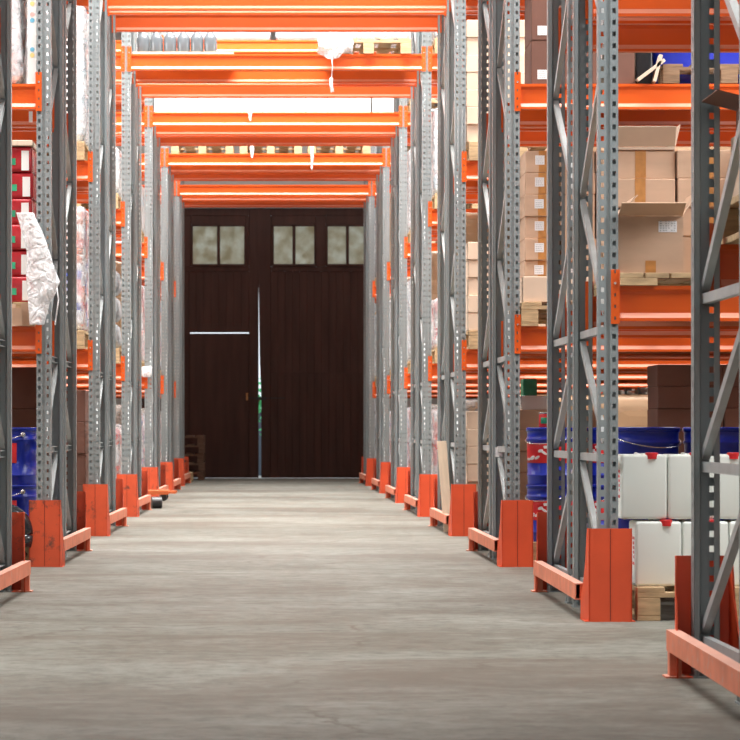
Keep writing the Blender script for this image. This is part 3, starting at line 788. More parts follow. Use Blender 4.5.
# ------------------------------------------------------------------ right side goods
# second row, floor: white jerrycans on a pallet
D = ROWS[1]
pallet(1.56, D + 0.02, 0, 'wooden pallet under the white jerrycans, right side')
pallet(2.42, D + 0.02, 0, 'wooden pallet under the far jerrycans, right edge')
for c in range(6):
    for k in range(2):
        x = (1.662 if k == 0 else 1.60) + c * 0.205
        ln = ('lower', 'upper')[k]
        t = jug_tpl(0.035 if c == 0 else (0.02 if c % 2 else -0.02))
        place(t, (x, D + 0.10 + random.uniform(-0.01, 0.01) + (0.012 * k), 0.1445 + k * (JH + 0.0095)), 'white jerrycan with red cap, %s layer, %s from the aisle post' % (ln, ['first', 'second', 'third', 'fourth', 'fifth', 'sixth'][c]), 'jerrycan', 'white jerrycans on the pallet')
# blue pails in the back half of that row
pallet(1.60, D + 1.42, 0, 'wooden pallet carrying blue pails behind the jerrycans', rot=0)
pallet(2.42, D + 1.42, 0, 'wooden pallet carrying more blue pails behind the jerrycans')
for c in range(4):
    for k in range(2):
        place(PAIL_P, (1.79 + c * 0.369, D + 1.66, 0.1445 + k * (PH + 0.001)), 'blue pail behind the jerrycans, %s layer, %s from the tunnel' % (('lower', 'upper')[k], ['first', 'second', 'third', 'fourth'][c]), 'pail', 'blue pails behind the jerrycans', rot=(0, 0, [0.5, 2.4, 0.9, 2.0][c]))
# second row, lower shelf: slatted deck, open carton, two tiers of taped cartons
z1 = TOP(0)
bm = bmesh.new()
for k in range(8): box(bm, k * 0.11, k * 0.11 + 0.10, 0, 1.12, 0.032, 0.055)
sd = obj('slatted_deck', mesh('slatted_deck', bm, 'wood', bevel=0.002, seg=1), (1.482, D - 0.02, z1)); tag(sd, 'thin wooden slatted deck under the open carton', 'wooden deck')
bm = bmesh.new()
for k in range(3): box(bm, 0, 0.16 if k == 0 else 0.87, 0.0 + k * 0.5, 0.1 + k * 0.5, 0, 0.032)
obj('runner_board', mesh('runner_board', bm, 'wood', bevel=0.002, seg=1), (0, 0, 0), parent=sd)
zt = z1 + 0.0555
def open_carton(loc, wd, dp, ht, label, m='carton', flaps=(0.35, 1.25, 0.9, 1.2), lab=True, rot=0.0, fl=0.14, cat='carton'):
    """carton with open flaps: (front, back, left, right) angle above horizontal outward"""
    o = obj('open_carton', None, loc, (0, 0, rot)); tag(o, label, cat)
    bm = bmesh.new(); t = 0.004
    box(bm, 0, wd, 0, dp, 0, t); box(bm, 0, wd, 0, t, t, ht); box(bm, 0, wd, dp - t, dp, t, ht)
    box(bm, 0, t, t, dp - t, t, ht); box(bm, wd - t, wd, t, dp - t, t, ht)
    obj('carton_body', mesh('carton_body', bm, m), parent=o)
    for i, a in enumerate(flaps):
        if a is None: continue
        bm = bmesh.new()
        L = wd - 0.006 if i < 2 else dp - 0.012
        box(bm, -L / 2, L / 2, 0, fl, -t / 2, t / 2)
        me = mesh('flap', bm, m)
        f = obj('flap', me, parent=o)
        zr = {0: PI, 1: 0, 2: PI / 2, 3: -PI / 2}[i]
        f.location = {0: (wd / 2, 0, ht + 0.003), 1: (wd / 2, dp, ht + 0.003), 2: (0, dp / 2, ht + 0.003), 3: (wd, dp / 2, ht + 0.003)}[i]
        f.rotation_euler = (Matrix.Rotation(zr, 3, 'Z') @ Matrix.Rotation(a, 3, 'X')).to_euler()
    if lab:
        bm = bmesh.new(); box(bm, wd * 0.62, wd * 0.90, -0.002, 0.001, ht * 0.72, ht * 0.91)
        lb = obj('shipping_label', mesh('shipping_label', bm, 'paper'), parent=o)
        bm = bmesh.new(); rr = random.Random(9)
        for k in range(5):
            for q in range(6):
                if rr.random() < 0.7: box(bm, wd * 0.64 + q * 0.012, wd * 0.64 + q * 0.012 + rr.uniform(0.004, 0.009), -0.003, -0.0015, ht * 0.74 + k * 0.0098, ht * 0.74 + k * 0.0098 + 0.005)
        obj('printed_lines', mesh('printed_lines', bm, 'print'), parent=lb)
        bm = bmesh.new(); box(bm, wd * 0.42, wd * 0.58, -0.0015, 0.001, 0.003, ht * 0.22)
        obj('packing_tape', mesh('packing_tape', bm, 'tape'), parent=o)
    return o
open_carton((1.478, D + 0.03, zt), 0.282, 0.40, 0.246, 'open brown carton with raised flaps on the lower shelf behind the right post', flaps=(0.38, None, 2.35, 1.0), fl=0.125)
T1 = carton_tpl(0.262, 0.30, 0.131, tape=True)
def sel(c, k): return T1
for c in range(2):
    place(carton_tpl(0.312, 0.30, 0.188), (1.474 + c * 0.318, D + 0.50, zt), 'tall kraft carton hidden low behind the open carton, %s column' % ('near', 'far')[c], 'carton')
stack(carton_tpl(0.312, 0.30, 0.1285), 0.313, 0.1285, 1.474, D + 0.50, zt + 0.189, 2, 3, 'shelf behind the open carton', 'kraft carton with brown tape', group='cartons behind the open carton')
open_carton((1.505, D + 0.505, zt + 0.189 + 3 * 0.1293), 0.285, 0.29, 0.012, 'flat open carton lid on top of the taped cartons, flaps up', flaps=(1.0, None, None, 1.35), lab=False, fl=0.10, m='carton_pale')
T2 = carton_tpl(0.34, 0.4, 0.21, label=True, lx=0.03)
for c in range(2):
    for k in range(3):
        place(T2, (2.13 + c * 0.35, D + 0.30, zt + k * 0.2105), 'large labelled carton right of the taped cartons, %s layer, %s column' % (['bottom', 'middle', 'top'][k], ['near', 'far'][c]), 'carton', 'large labelled cartons')
# second row, second tier and third row goods
# third row, floor: blue pails with red labels, dark cartons behind
D = ROWS[2]
pallet(1.50, D + 0.03, 0, 'wooden pallet under the red-labelled blue pails, right side')
for c in range(2):
    for k in range(2):
        place(PAIL, (1.712 + c * 0.369, D + 0.24, 0.1445 + k * (PH + 0.001)), 'blue pail with red picture label, right side, %s layer, %s column' % (('lower', 'upper')[k], ('near', 'far')[c]), 'pail', 'red labelled blue pails', rot=(0, 0, -0.75 - 0.4 * c))
z = 0.1445 + 2 * (PH + 0.001)
bm = bmesh.new(); lathe(bm, [(0.05, 0), (0.052, 0.004), (0.052, 0.075), (0.05, 0.08), (0.044, 0.082)], 24)
tn = obj('paint_tin', mesh('paint_tin', bm, 'red', smooth=True), (1.66, D + 0.2, z)); tag(tn, 'small red tin standing on the upper blue pail', 'tin')
bm = bmesh.new(); lathe(bm, [(0.053, 0.022), (0.0535, 0.023), (0.0535, 0.058), (0.053, 0.059)], 16, -PI * 0.8, -PI * 0.3); obj('paper_band', mesh('paper_band', bm, 'greenpack', smooth=True), parent=tn)
bm = bmesh.new(); lathe(bm, [(0.053, 0.082), (0.053, 0.088), (0.046, 0.09), (0.001, 0.086)], 24); obj('lid', mesh('lid', bm, 'wire', smooth=True), parent=tn)
place(carton_tpl(0.30, 0.3, 0.10, 'carton_white', tape=False), (1.70, D + 0.52, 0.1445), 'white carton on the pallet behind the blue pails', 'carton')
pallet(1.50, D + 1.35, 0, 'pallet in the back half of the third rack row, right floor')
stack(carton_tpl(0.30, 0.35, 0.134, tape=False), 0.305, 0.134, 1.50, D + 1.42, 0.1445, 2, 7, 'back floor of third rack row', 'kraft carton', skip=((0, 6), (1, 6)))
place(carton_tpl(0.2, 0.25, 0.09, 'carton_white', tape=False), (1.60, D + 1.44, 0.1445 + 6 * 0.1345), 'white carton on kraft cartons behind the blue pails', 'carton')
place(carton_tpl(0.09, 0.2, 0.11, 'greenpack', tape=False), (1.62, D + 1.47, 0.1445 + 6 * 0.1345 + 0.0905), 'small green box on the white carton behind the pails', 'box')
pallet(2.33, D + 0.03, 0, 'pallet under dark brown cartons, right floor of third row')
stack(carton_tpl(0.40, 0.5, 0.134, 'carton_dark', tape=False), 0.405, 0.134, 2.34, D + 0.34, 0.1445, 2, 8, 'floor of third rack row', 'dark brown carton', jit=0.012)
bm = bmesh.new()
for k in range(2): box(bm, -0.004, 0.0, 0, 0.10, k * 0.09, k * 0.09 + 0.085)
# third row, lower shelf: labelled cartons
pallet(1.485, D - 0.03, z1, 'wooden pallet on the lower shelf of the third row, right')
pallet(2.33, D - 0.03, z1, 'far wooden pallet on the lower shelf of the third row')
place(carton_tpl(0.40, 0.26, 0.155, 'carton_pale', tape=False), (1.496, D + 0.0, z1 + 0.1445), 'pale low carton in front of the labelled cartons, third row', 'carton')
stack(lambda c, k: carton_tpl(0.21, 0.4, 0.1335, label=True, lx=0.06), 0.212, 0.1335, 1.53, D + 0.30, z1 + 0.1445, 3, 7, 'lower shelf of third row', 'labelled kraft carton', group='labelled kraft cartons')
stack(carton_tpl(0.35, 0.35, 0.2, 'carton'), 0.355, 0.2, 2.2, D + 0.2, z1 + 0.1445, 2, 4, 'lower shelf of third row, far side', 'plain kraft carton')
# third row, second tier: big dark cartons, blue wrap, tilted pallet
z2 = TOP(1)
stack(lambda c, k: carton_tpl(0.305, 0.5, 0.263, 'carton_dark', tape=False, label=(c == 0), lx=0.035, lz=0.03), 0.31, 0.263, 1.545, D + 0.02, z2, 2, 4, 'second tier of third row', 'large dark brown carton', jit=0.004)
bm = bmesh.new(); box(bm, 0, 0.10, 0, 0.5, 0, 0.4)
pc = obj('plastic_crate', mesh('plastic_crate', bm, 'blackplastic', bevel=0.008), (2.19, D + 0.15, z2)); tag(pc, 'black plastic crate beside the blue wrapped goods, upper right', 'crate')
o = obj('wrapped_load', lump(0.86, 0.5, 0.36, 'blue', 0.025, 10, 2, name='blue_wrapped_load'), (2.31, D + 0.25, z2)); tag(o, 'goods in shiny blue wrap behind the tilted pallet, upper right', 'wrapped goods')
pl = place(PALO, (2.335, D + 0.00, z2 + 0.004), 'broken grey wooden pallet leaning on blue wrapped goods, upper right', 'pallet', rot=(0, 0, 0), scale=(1, 0.2, 0.8))
bm = bmesh.new(); bar(bm, (0, 0, 0.01), (0.16, 0, 0.13), 0.02, 0.09, (0, 1, 0)); bar(bm, (0.10, 0.0, 0.0), (0.14, 0.0, 0.16), 0.02, 0.09, (0, 1, 0))
o = obj('broken_board', mesh('broken_board', bm, 'plank'), (2.18, D - 0.0, z2 + 0.01)); tag(o, 'pale broken boards sticking up beside the pallet, upper right', 'board')
# nearest row: pallet and cartons on the lower shelf
D = ROWS[0]
pallet(1.495, D + 1.28, z1, 'wooden pallet on the nearest shelf at the right edge')
T3 = carton_tpl(0.36, 0.4, 0.21, 'carton_pale', tape=True, label=False)
for c in range(2):
    for k in range(1):
        place(T3, (1.515 + c * 0.37, D + 1.95, z1 + 0.1445 + k * 0.2105), 'pale carton on the nearest shelf, right edge, %s column' % ('near', 'far')[c], 'carton', 'pale cartons right edge')
open_carton((1.53, D + 1.97, z1 + 0.1445 + 0.2105), 0.36, 0.36, 0.085, 'open carton with a hanging flap at the right edge', flaps=(None, 0.3, 0.25, None), lab=False, fl=0.12, m='carton_dark')

# fourth row, right
D = ROWS[3]
pallet(1.51, D - 0.03, z1, 'wooden pallet on the lower shelf of the fourth row, right')
stack(carton_tpl(0.30, 0.4, 0.136, 'carton_pale', tape=False), 0.303, 0.136, 1.50, D + 0.0, z1 + 0.1445, 3, 5, 'lower shelf of fourth row, right', 'pale carton', group='pale cartons lower shelf')
pallet(1.51, D + 0.02, 0, 'wooden pallet on the floor of the fourth row, right')
stack(carton_tpl(0.11, 0.4, 0.136, 'carton_pale', tape=False), 0.112, 0.136, 1.495, D + 0.08, 0.1445, 4, 6, 'floor of fourth row, right', 'narrow pale carton', jit=0.006)
pallet(1.51, D - 0.03, z2, 'wooden pallet on the second tier of the fourth row, right')
stack(carton_tpl(0.30, 0.4, 0.134, 'carton_pale', tape=False), 0.303, 0.134, 1.49, D + 0.0, z2 + 0.1445, 3, 7, 'second tier of fourth row, right', 'pale carton', group='pale cartons second tier')
# leaning board by the fourth row
bm = bmesh.new(); box(bm, -0.034, 0.040, -0.011, 0.011, 0, 0.72)
for p_, q_ in ((-0.01, 0.56), (0.012, 0.24)): lathe_at2 = None
ob = obj('leaning_board', mesh('leaning_board', bm, 'plank', bevel=0.002, seg=1), (1.385, D + 0.60, 0.012), (math.radians(-4), math.radians(-4), 0)); tag(ob, 'pale wooden board leaning against the rack frame, right side', 'board')

# upper tiers and deeper rows: wrapped loads on pallets, one per bay half
def generic(side, r, li, m, ht, wd=0.80, seed=0, film=True, desc='white', x_off=0.03, dome=0.0, half=0, dp=1.0):
    z = 0.0 if li == 0 else TOP(li - 1)
    D = ROWS[r] + (FD + GAP if half else 0)
    x = RX + x_off + DXR[r] if side == 'right' else LX - x_off - 0.8
    zz = z
    tier = ['floor', 'lower shelf', 'second tier', 'third tier'][li]
    hn = 'back half' if half else 'front half'
    pallet(x, D - 0.05 if li else D + 0.02, z, 'wooden pallet, %s %s of %s rack row, %s' % (side, tier, ORD[r], hn), group='pallets under wrapped goods')
    xx = x + (0.8 - wd) / 2 if side == 'right' else x + 0.8 - wd
    load(xx, D + 0.02 if li else D + 0.06, z + 0.1445, wd, dp, ht, m, '%s wrapped goods, %s %s of %s rack row, %s' % (desc, side, tier, ORD[r], hn), seed, film, dome=dome)
# fronts (right), rows 5..8
generic('right', 4, 0, 'p_red', 0.85, seed=1, desc='red and white', dp=0.42)
generic('right', 4, 1, 'p_red', 0.46, seed=2, desc='red and white')
generic('right', 4, 2, 'p_white', 0.80, seed=1, desc='white')
generic('right', 5, 0, 'p_redblue', 0.9, seed=1, desc='red and blue')
generic('right', 5, 1, 'p_white', 0.9, seed=0, desc='white')
generic('right', 5, 2, 'p_white', 0.9, seed=2, desc='white')
generic('right', 6, 0, 'p_redblue', 0.9, seed=2, desc='multicoloured')
generic('right', 6, 1, 'p_white', 0.9, seed=1, desc='white')
generic('right', 6, 2, 'p_kraft', 0.9, seed=2, desc='brown', film=False)
generic('right', 7, 0, 'p_grey', 0.9, seed=0, desc='grey')
generic('right', 7, 1, 'p_white', 0.9, seed=2, desc='white')
generic('right', 7, 2, 'p_grey', 0.8, seed=1, desc='grey')
for r in (4, 5, 6, 7): generic('right', r, 3, 'p_white', 0.8, seed=r, desc='white')
for r in (1, 2, 3):  # unseen upper goods added to shade the shelves below
    for h_ in (0, 1):
        generic('right', r, 3, 'p_white', 0.9, seed=r, desc='white', half=h_); generic('left', r, 3, 'p_white', 0.9, seed=r, desc='white', half=h_)
# backs (right): hidden loads added mainly to block light
for r in (1, 2, 3, 4, 5, 6, 7):
    if r not in (1, 2): generic('right', r, 0, 'p_kraft', 0.9, seed=r, desc='brown', half=1)
    if r != 1: generic('right', r, 1, 'p_kraft', 1.0, seed=r + 1, desc='brown', half=1, film=False)
# stock added to block light: outer half of every bay, shelves over the tunnel
for r in range(1, 8):
    for li in range(3):
        for side in ('right', 'left'):
            z = 0.0 if li == 0 else TOP(li - 1)
            if side == 'right' and li == 0 and r <= 3: continue
            hx = 0.85 if r == 2 else 1.15 if (r == 1 and li) else 1.66
            if side == 'right' and r == 1 and li == 1: hx = 1.2
            x = RX + BAY - hx - 0.05 if side == 'right' else LX - BAY + 0.05
            if side == 'left': hx = 1.66 if not (r == 2 and li == 2) else 0.9
            tier = ['floor', 'lower shelf', 'second tier'][li]
            load(x, ROWS[r] + 0.02, z + 0.001, hx, 2.3, 1.15, 'p_kraft', 'added light-blocking block of brown cartons, outer %s %s of %s rack row' % (side, tier, ORD[r]), r, film=False, cat='cartons')
for r, li in ((0, 2), (1, 2), (2, 2), (5, 3), (6, 3), (7, 3)):  # goods added over the tunnel to shade the floor
    z = TOP(li)
    for k in range(2):
        load(XL + 0.06 + k * 1.32, ROWS[r] + 0.02, z + 0.001, 1.26, 2.3, 0.9, 'p_grey', 'added grey wrapped goods shading the tunnel on %s rack row, %s half' % (ORD[r], ('left', 'right')[k]), r, film=False, cat='wrapped goods')
# second bay pallets, right (seen only between the posts)
for r in (3,):
    D = ROWS[r]
    load(RX + 1.80, D + 0.1, 0.0, 0.85, 0.85, 1.15, 'p_kraft', 'block of brown cartons on the floor, far right of %s row' % ORD[r], r, film=False, cat='cartons')

# ------------------------------------------------------------------ left side goods
# third row from camera: pails and a black canister on the floor, right behind the nearest left post
D = ROWS[2]
xl = lambda px, d: (px - VX) * d / F
for c in range(2):
    for k in range(2):
        place(PAIL, (-1.592 - c * 0.369, D + 0.26, 0.1445 + k * (PH + 0.001)), 'blue pail with wire handle, left side, %s layer, %s column' % (('lower', 'upper')[k], ('near', 'far')[c]), 'pail', 'blue pails on the left', rot=(0, 0, -1.0 + 0.5 * c))
pallet(-2.24, D + 0.05, 0, 'wooden pallet under the blue pails on the left')
bm = bmesh.new()
pts = [(0.13 * math.cos(a), 0.0, 0.13 * math.sin(a)) for a in [2 * PI * k / 28 for k in range(29)]]
tube(bm, pts, 0.062, 14)
ty = obj('hose_coil', mesh('hose_coil', bm, 'blackplastic', smooth=True), (-1.60, D - 0.075, 0.193), (0, 0, 0.35)); tag(ty, 'glossy black rubber wheel standing before the blue pails, left', 'wheel')
ty.name = 'rubber_wheel'
bm = bmesh.new(); tube(bm, [(0, -0.03, 0), (0, 0.03, 0)], 0.06, 20); obj('hub', mesh('hub', bm, 'dark'), parent=ty)
pallet(-2.24, D + 1.35, 0, 'wooden pallet in the back half, left floor of third row')
stack(carton_tpl(0.42, 0.5, 0.27, 'carton_dark', tape=False), 0.425, 0.27, -1.44, D + 1.42, 0.1445, 2, 4, 'left back floor of third row', 'large dark brown carton', s=-1, jit=0.004)
# lower shelf: open kraft tray, red packs, film sheet hanging over the post
pallet(-2.225, D - 0.03, z1, 'wooden pallet on the left lower shelf of the third row')
bm = bmesh.new(); rr = random.Random(4)
for i in range(9):
    x = -0.40 + i * 0.045; h0 = 0.10 + rr.uniform(-0.03, 0.04); bar(bm, (x, rr.uniform(-0.02, 0.01), 0.0), (x + rr.uniform(-0.03, 0.03), rr.uniform(-0.03, 0.02), h0), 0.055, 0.004, (0, 1, 0))
o = obj('torn_kraft_paper', mesh('torn_kraft_paper', bm, 'carton'), (-1.43, D - 0.045, z1 + 0.001)); tag(o, 'torn crumpled kraft cardboard on the left lower shelf edge', 'cardboard')
def redpack_tpl():
    def f():
        bm = bmesh.new(); box(bm, 0, 0.20, 0, 0.35, 0, 0.155)
        return mesh('printed_pack', bm, 'redpack', bevel=0.02, seg=3, smooth=True)
    def g():
        bm = bmesh.new(); box(bm, 0.02, 0.10, -0.002, 0.003, 0.045, 0.085); return mesh('printed_patch', bm, 'greenpack')
    def h():
        bm = bmesh.new(); box(bm, 0.135, 0.18, -0.002, 0.003, 0.012, 0.13); return mesh('printed_panel', bm, 'carton_white')
    return ('printed_pack', cached('rp', f), [('printed_patch', cached('rpg', g), (0, 0, 0), (0, 0, 0), [], 'green print'), ('printed_panel', cached('rph', h), (0, 0, 0), (0, 0, 0), [], 'white print')])
RP = redpack_tpl()
stack(RP, 0.202, 0.156, -1.425, D + 0.03, z1 + 0.1445, 3, 6, 'left lower shelf, third row', 'red film pack with green patch', cat='pack', s=-1, jit=0.01)
place(carton_tpl(0.62, 0.4, 0.035, 'plank', tape=False, name='cover_sheet'), (-2.05, D + 0.02, z1 + 0.1445 + 6 * 0.1565 + 0.001), 'flat pale board lying on top of the red packs', 'board')
# hanging film
def sheet(name, pts_fn, nu, nv, m, label, cat, thick=0.0015, amp=0.02, seed=0, loc=(0, 0, 0)):
    bm = bmesh.new(); g = []
    for j in range(nv + 1):
        row = []
        for i in range(nu + 1):
            p = Vector(pts_fn(i / nu, j / nv)); q = p * 14 + Vector((seed, 0, 0))
            p += Vector((noise.noise(q) * amp, noise.noise(q + Vector((9, 3, 1))) * amp * 1.6, noise.noise(q + Vector((1, 7, 4))) * amp * 0.6))
            row.append(bm.verts.new(p))
        g.append(row)
    for j in range(nv):
        for i in range(nu): bm.faces.new((g[j][i], g[j][i + 1], g[j + 1][i + 1], g[j + 1][i]))
    bm.normal_update()
    bmesh.ops.solidify(bm, geom=bm.faces[:], thickness=thick)
    o = obj(name, mesh(name, bm, m, smooth=True), loc); tag(o, label, cat); return o
def hang(u, v):
    # v: top 0 -> bottom 1; px outline of the film in the frame, at its own depth
    d = D - 0.06
    yt = 213 + v * 112
    left = 17 + (27 - 17) * min(1, v * 3) + 8 * max(0, v - 0.6)
    right = [(0, 34), (0.18, 43), (0.35, 50), (0.5, 55), (0.62, 60), (0.7, 57), (0.8, 50), (1, 44)]
    for (a, xa), (b, xb) in zip(right, right[1:]):
        if a <= v <= b: rgt = xa + (xb - xa) * (v - a) / (b - a)
    px = left + (rgt - left) * u
    return (xl(px, d), d - 0.03 * math.sin(u * PI) - 0.02, dz(yt, d))
sheet('hanging_film', hang, 26, 50, 'film_thick', 'sheet of cloudy stretch film hanging over the left post', 'plastic film', amp=0.005)
bm = bmesh.new(); tube(bm, [(xl(57, 17.9), D - 0.10, dz(288, 17.9)), (xl(58.5, 17.9), D - 0.1, dz(300, 17.9)), (xl(55, 17.9), D - 0.1, dz(325, 17.9))], 0.005, 6)
o = obj('film_strand', mesh('film_strand', bm, 'film_thick', smooth=True)); tag(o, 'thin strand of film hanging beside the left post', 'plastic film')
# second tier: bottles in clear film, white dotted carton
load(-1.71, D + 0.02, z2, 0.20, 0.6, 0.75, 'p_bottle', 'crinkled clear film around small bottles, upper left', 4, amp=0.03)
def dotc():
    bm = bmesh.new(); box(bm, 0, 0.055, 0, 0.4, 0, 0.62); return mesh('carton', bm, 'carton_white', bevel=0.003, seg=1)
kids = []
for nm, mt, z in (('blue_dot', 'bluedot', 0.52), ('yellow_dot', 'yellowdot', 0.485), ('pink_dot', 'pinkdot', 0.42), ('blue_dot', 'bluedot', 0.385), ('blue_dot', 'bluedot', 0.21), ('yellow_dot', 'yellowdot', 0.175)):
    bm = bmesh.new(); tube(bm, [(0.028, -0.002, z), (0.028, 0.001, z)], 0.014, 14); kids.append((nm, mesh(nm, bm, mt), (0, 0, 0)))
place(('carton', dotc(), kids), (-1.462, D + 0.03, z2), 'narrow white carton with coloured dots, upper left behind post', 'carton')
load(-2.68, D + 0.02, z2, 0.85, 0.9, 0.9, 'p_white', 'white wrapped goods on second tier, far left of third row', 1)
place(('paper_tag', mesh('paper_tag', (lambda b: (box(b, -0.012, 0.012, -0.002, 0, -0.07, 0), b)[1])(bmesh.new()), 'paper'), []), (xl(31.5, D + 1.08), D + 1.02, dz(111, D + 1.0)), 'small white paper tag hanging on the upper left red beam', 'tag')
# fourth row left
D = ROWS[3]
generic('left', 3, 2, 'p_white', 1.05, seed=2, desc='tall white')
generic('left', 3, 1, 'p_redblue', 0.95, seed=0, desc='red white and blue')
pallet(-2.24, D + 0.02, 0, 'wooden pallet under brown cartons, left floor of fourth row')
stack(carton_tpl(0.36, 0.5, 0.245, 'carton_dark', tape=False), 0.365, 0.245, -1.425, D + 0.05, 0.1445, 2, 4, 'left floor of fourth row', 'brown carton', s=-1, jit=0.004)
# fifth row left
generic('left', 4, 2, 'p_white', 0.55, seed=1, desc='domed white', dome=0.14)
D = ROWS[4]
pallet(-2.225, D - 0.03, z1, 'wooden pallet under grey sacks, left lower shelf of fifth row')
for k in range(3):
    me = cached('sack', lambda: lump(0.7, 0.5, 0.235, 'grey_sack', 0.02, 8, 3, name='grey_sack', sq=0.09))
    o = obj('grey_sack', me, (-2.135, D + 0.02, z1 + 0.1445 + k * 0.252)); tag(o, 'grey filled sack, %s of three stacked on left lower shelf, fifth row' % ['bottom', 'middle', 'top'][k], 'sack', 'grey sacks stack')
generic('left', 4, 0, 'p_red', 0.70, seed=2, desc='white and red')
generic('left', 5, 0, 'p_redblue', 0.85, seed=1, desc='white and blue')
generic('left', 5, 1, 'p_red', 0.85, seed=1, desc='pink and white')
generic('left', 5, 2, 'p_white', 0.55, seed=0, desc='white boxed', film=False)
generic('left', 6, 0, 'p_red', 0.85, seed=0, desc='red and white')
generic('left', 6, 1, 'p_redblue', 0.9, seed=2, desc='blue and white')
generic('left', 6, 2, 'p_white', 0.7, seed=1, desc='white')
generic('left', 7, 0, 'p_grey', 0.8, seed=1, desc='grey')
generic('left', 7, 1, 'p_white', 0.9, seed=1, desc='white')
generic('left', 7, 2, 'p_white', 0.7, seed=2, desc='white')
for r in (3, 4, 5, 6, 7):  # back halves (left): hidden goods added mainly to keep light out
    generic('left', r, 0, 'p_kraft', 0.9, seed=r, desc='brown', half=1)
for r in (2, 3, 4, 5, 6, 7):
    generic('left', r, 1, 'p_kraft', 0.9, seed=r + 1, desc='brown', half=1, film=False)
# crumpled white film at the fifth / sixth post
D = ROWS[5]
o = obj('film_wad', lump(0.11, 0.08, 0.12, 'film_thick', 0.03, 6, 6, name='film_wad', sq=0.04), (-1.44, D - 0.10, z1 - 0.04)); tag(o, 'crumpled wad of white film on the left shelf edge, sixth row', 'plastic film')

# ------------------------------------------------------------------ things on the beams over the tunnel
z3 = TOP(2)
D = ROWS[4]
bm = bmesh.new(); box(bm, 0, 0.95, 0, 1.1, 0, 0.02)
bd = obj('deck_board', mesh('deck_board', bm, 'plank'), (-1.30, D, z3)); tag(bd, 'thin board under the water bottles above the tunnel', 'board')
def bottle_meshes():
    bm = bmesh.new(); R = 0.062
    prof = [(R * .9, 0), (R, 0.01), (R, 0.125), (R * .93, 0.145), (R * .6, 0.18), (0.018, 0.205), (0.018, 0.215)]
    lathe(bm, prof, 20); b = mesh('water_bottle', bm, M['grey_sack'], smooth=True)
    bm = bmesh.new(); lathe(bm, [(0.021, 0.210), (0.021, 0.232), (0.001, 0.233)], 14); c = mesh('screw_cap', bm, 'red')
    return b, c
WBT, WCP = bottle_meshes()
M['bottle'] = mat('pale_grey_bottle', (0.13, 0.145, 0.16), 0.2, 0, 0.05)
WBT.materials[0] = M['bottle']
for k in range(6):
    place(('water_bottle', WBT, [('screw_cap', WCP, (0, 0, 0))]), (-1.205 + k * 0.127, D + 0.10, z3 + 0.0205), 'grey water bottle above the tunnel, %s from the left' % ['first', 'second', 'third', 'fourth', 'fifth', 'sixth', 'seventh'][k], 'bottle', 'row of water bottles over tunnel')
pallet(0.52, D - 0.04, z3, 'wooden pallet above the tunnel, right end of fifth rack row')
o = obj('wrapped_load', lump(0.78, 1.0, 0.16, 'film_thick', 0.02, 8, 1, name='flat_film_stack'), (0.53, D + 0.05, z3 + 0.1445)); tag(o, 'flat stack wrapped in shiny film on the pallet above the tunnel', 'wrapped goods')
def drape(u, v):
    d = D - 0.05
    px = 318 + u * 34; wgl = 6 * math.sin(u * 7)
    yt = 33 + v * (20 + 7 * math.sin(u * PI) ** 2 + wgl * 0.4)
    return (xl(px, d), d - 0.02 - 0.03 * math.sin(v * PI), dz(yt, d))
sheet('draped_film', drape, 22, 18, 'film_thick', 'torn clear film draped over the tunnel beam of the fifth row', 'plastic film', amp=0.03, seed=3)
bm = bmesh.new(); d = D - 0.09
tube(bm, [(xl(331.5, d), d, dz(54, d)), (xl(332.5, d), d, dz(66, d)), (xl(331.5, d), d, dz(78, d))], 0.004, 6)
tube(bm, [(xl(331.5, d), d, dz(78, d)), (xl(331.0, d), d, dz(84, d)), (xl(332.5, d), d, dz(92, d))], 0.016, 8)
o = obj('film_strand', mesh('film_strand', bm, 'film_thick', smooth=True)); tag(o, 'twisted strand of film dangling below the fifth row beam', 'plastic film')
# white cartons on the sixth row over the tunnel
D = ROWS[5]
TW = carton_tpl(0.235, 0.6, 0.30, 'carton_white', tape=False)
for k in range(11):
    place(TW, (-1.30 + k * 0.242, D + 0.03, z3), 'white carton above the tunnel on sixth rack row, %s from the left' % ['first', 'second', 'third', 'fourth', 'fifth', 'sixth', 'seventh', 'eighth', 'ninth', 'tenth', 'eleventh'][k], 'carton', 'white cartons over tunnel')
# pallets on the seventh row over the tunnel
D = ROWS[6]
for k in range(3):
    pallet(-1.28 + k * 0.88, D + 0.0, z3, 'wooden pallet above the tunnel on seventh rack row, %s' % ['left one', 'middle one', 'right one'][k], group='pallets over tunnel')
for k, (px, y0_, y1_, w_, r_) in enumerate(((250, 112, 121, 0.05, 5), (252, 143, 158, 0.06, 6), (312, 143, 170, 0.05, 6))):
    d = ROWS[r_] - 0.012
    def tt(u, v, px=px, y0_=y0_, y1_=y1_, w_=w_, d=d): return (xl(px, d) + (u - 0.5) * w_ * (1 - 0.6 * v), d, dz(y0_ + (y1_ - y0_) * v, d))
    sheet('film_scrap', tt, 5, 12, 'film_thick', 'scrap of white film dangling from the %s' % ['sixth row tunnel beam', 'seventh row tunnel beam, left one', 'seventh row tunnel beam, right one'][k], 'plastic film', amp=0.006, seed=k)

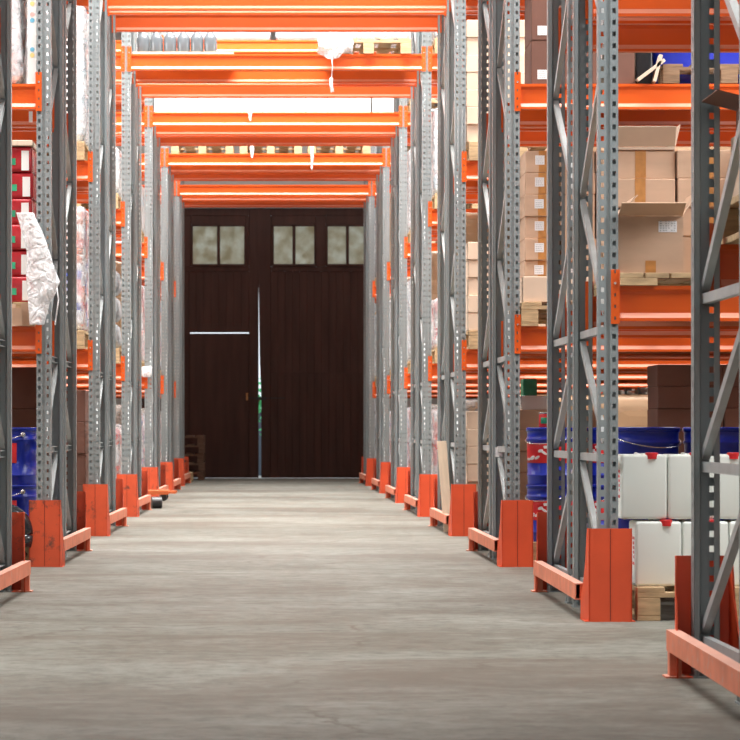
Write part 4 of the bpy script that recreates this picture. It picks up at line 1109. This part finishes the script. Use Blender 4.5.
# ------------------------------------------------------------------ things on the floor at the back
# hand pallet truck under the left rack, its forks poking out
dt = 31.6
pt = obj('pallet_truck', None, (-1.0, dt, 0)); tag(pt, 'orange hand pallet truck, forks poking out from the left rack', 'pallet truck')
for yy in (0.0, 0.38):
    bm = bmesh.new(); prism(bm, [(yy - 0.08, 0.135), (yy - 0.08, 0.175), (yy + 0.08, 0.175), (yy + 0.08, 0.135), (yy + 0.05, 0.15), (yy - 0.05, 0.15)], -1.2, -0.08)
    prism(bm, [(yy - 0.05, 0.145), (yy - 0.05, 0.17), (yy + 0.05, 0.17), (yy + 0.05, 0.145)], -0.08, 0.0)
    fk = obj('fork', mesh('fork', bm, 'forkpaint'), parent=pt)
    for xx, rr_ in ((-0.13, 0.04), ):
        bm = bmesh.new(); tube(bm, [(xx, yy - 0.04, 0.105), (xx, yy + 0.04, 0.105)], 0.038, 20); obj('roller', mesh('roller', bm, 'rubber'), parent=fk)
bm = bmesh.new(); box(bm, -1.35, -1.2, -0.1, 0.48, 0.12, 0.5); obj('pump_body', mesh('pump_body', bm, 'forkpaint', bevel=0.02), parent=pt)
bm = bmesh.new(); tube(bm, [(-1.35, 0.19, 0.45), (-1.55, 0.19, 1.15), (-1.57, 0.19, 1.2)], 0.02, 8); obj('tow_handle', mesh('tow_handle', bm, 'dark'), parent=pt)
for yy in (0.12, 0.26):
    bm = bmesh.new(); tube(bm, [(-1.3, yy - 0.03, 0.09), (-1.3, yy + 0.03, 0.09)], 0.09, 24); obj('steering_wheel', mesh('steering_wheel', bm, 'rubber'), parent=pt)
# small trolley wheels below the fork tip
bm = bmesh.new(); tube(bm, [(0, -0.02, 0), (0.10, 0.0, 0)], 0.062, 20)
o = obj('rubber_wheel', mesh('rubber_wheel', bm, 'rubber', bevel=0.0), (-1.235, dt - 0.5, 0.062)); tag(o, 'black rubber roller lying on the floor under the orange forks', 'wheel')
# pallets stacked at the gate
for k in range(5):
    pallet(-1.88 + 0.02 * (k % 2), 48.2 + 0.03 * (k % 3), k * 0.1445, 'dark wooden pallet stacked at the gate, %s' % ['bottom one', 'second from bottom', 'middle one', 'second from top', 'top one'][k], t=PALD, group='pallets at the gate', rot=0.02 * (k % 2))
pallet(-2.03, 46.4, 0.0, 'pale pallet end showing behind the farthest left guard', group=None)
# white can handle and tags on the right
bm = bmesh.new(); tube(bm, [(-0.03, 0, 0.24), (-0.028, 0, 0.31), (0, 0, 0.345), (0.028, 0, 0.31), (0.03, 0, 0.24)], 0.010, 10); box(bm, -0.05, 0.05, -0.05, 0.07, 0.0, 0.245)
o = obj('white_canister', mesh('white_canister', bm, 'jug', bevel=0), (1.545, ROWS[4] + 0.62, 0.1445)); tag(o, 'white canister with a loop handle behind the fifth right guard', 'canister')
for nm, px, py, r_, dd in (('row tag', 496, 452, 2, 1.0), ('row tag', 170, 301, 7, -0.01)):
    d = ROWS[r_] + dd
    bm = bmesh.new(); box(bm, -0.022, 0.022, -0.002, 0.001, -0.03, 0.03)
    o = obj('paper_tag', mesh('paper_tag', bm, 'paper'), (xl(px, d), d, dz(py, d)))
    tag(o, 'small white paper tag on the %s rack post' % ('right third row' if r_ == 2 else 'left farthest row'), 'tag')
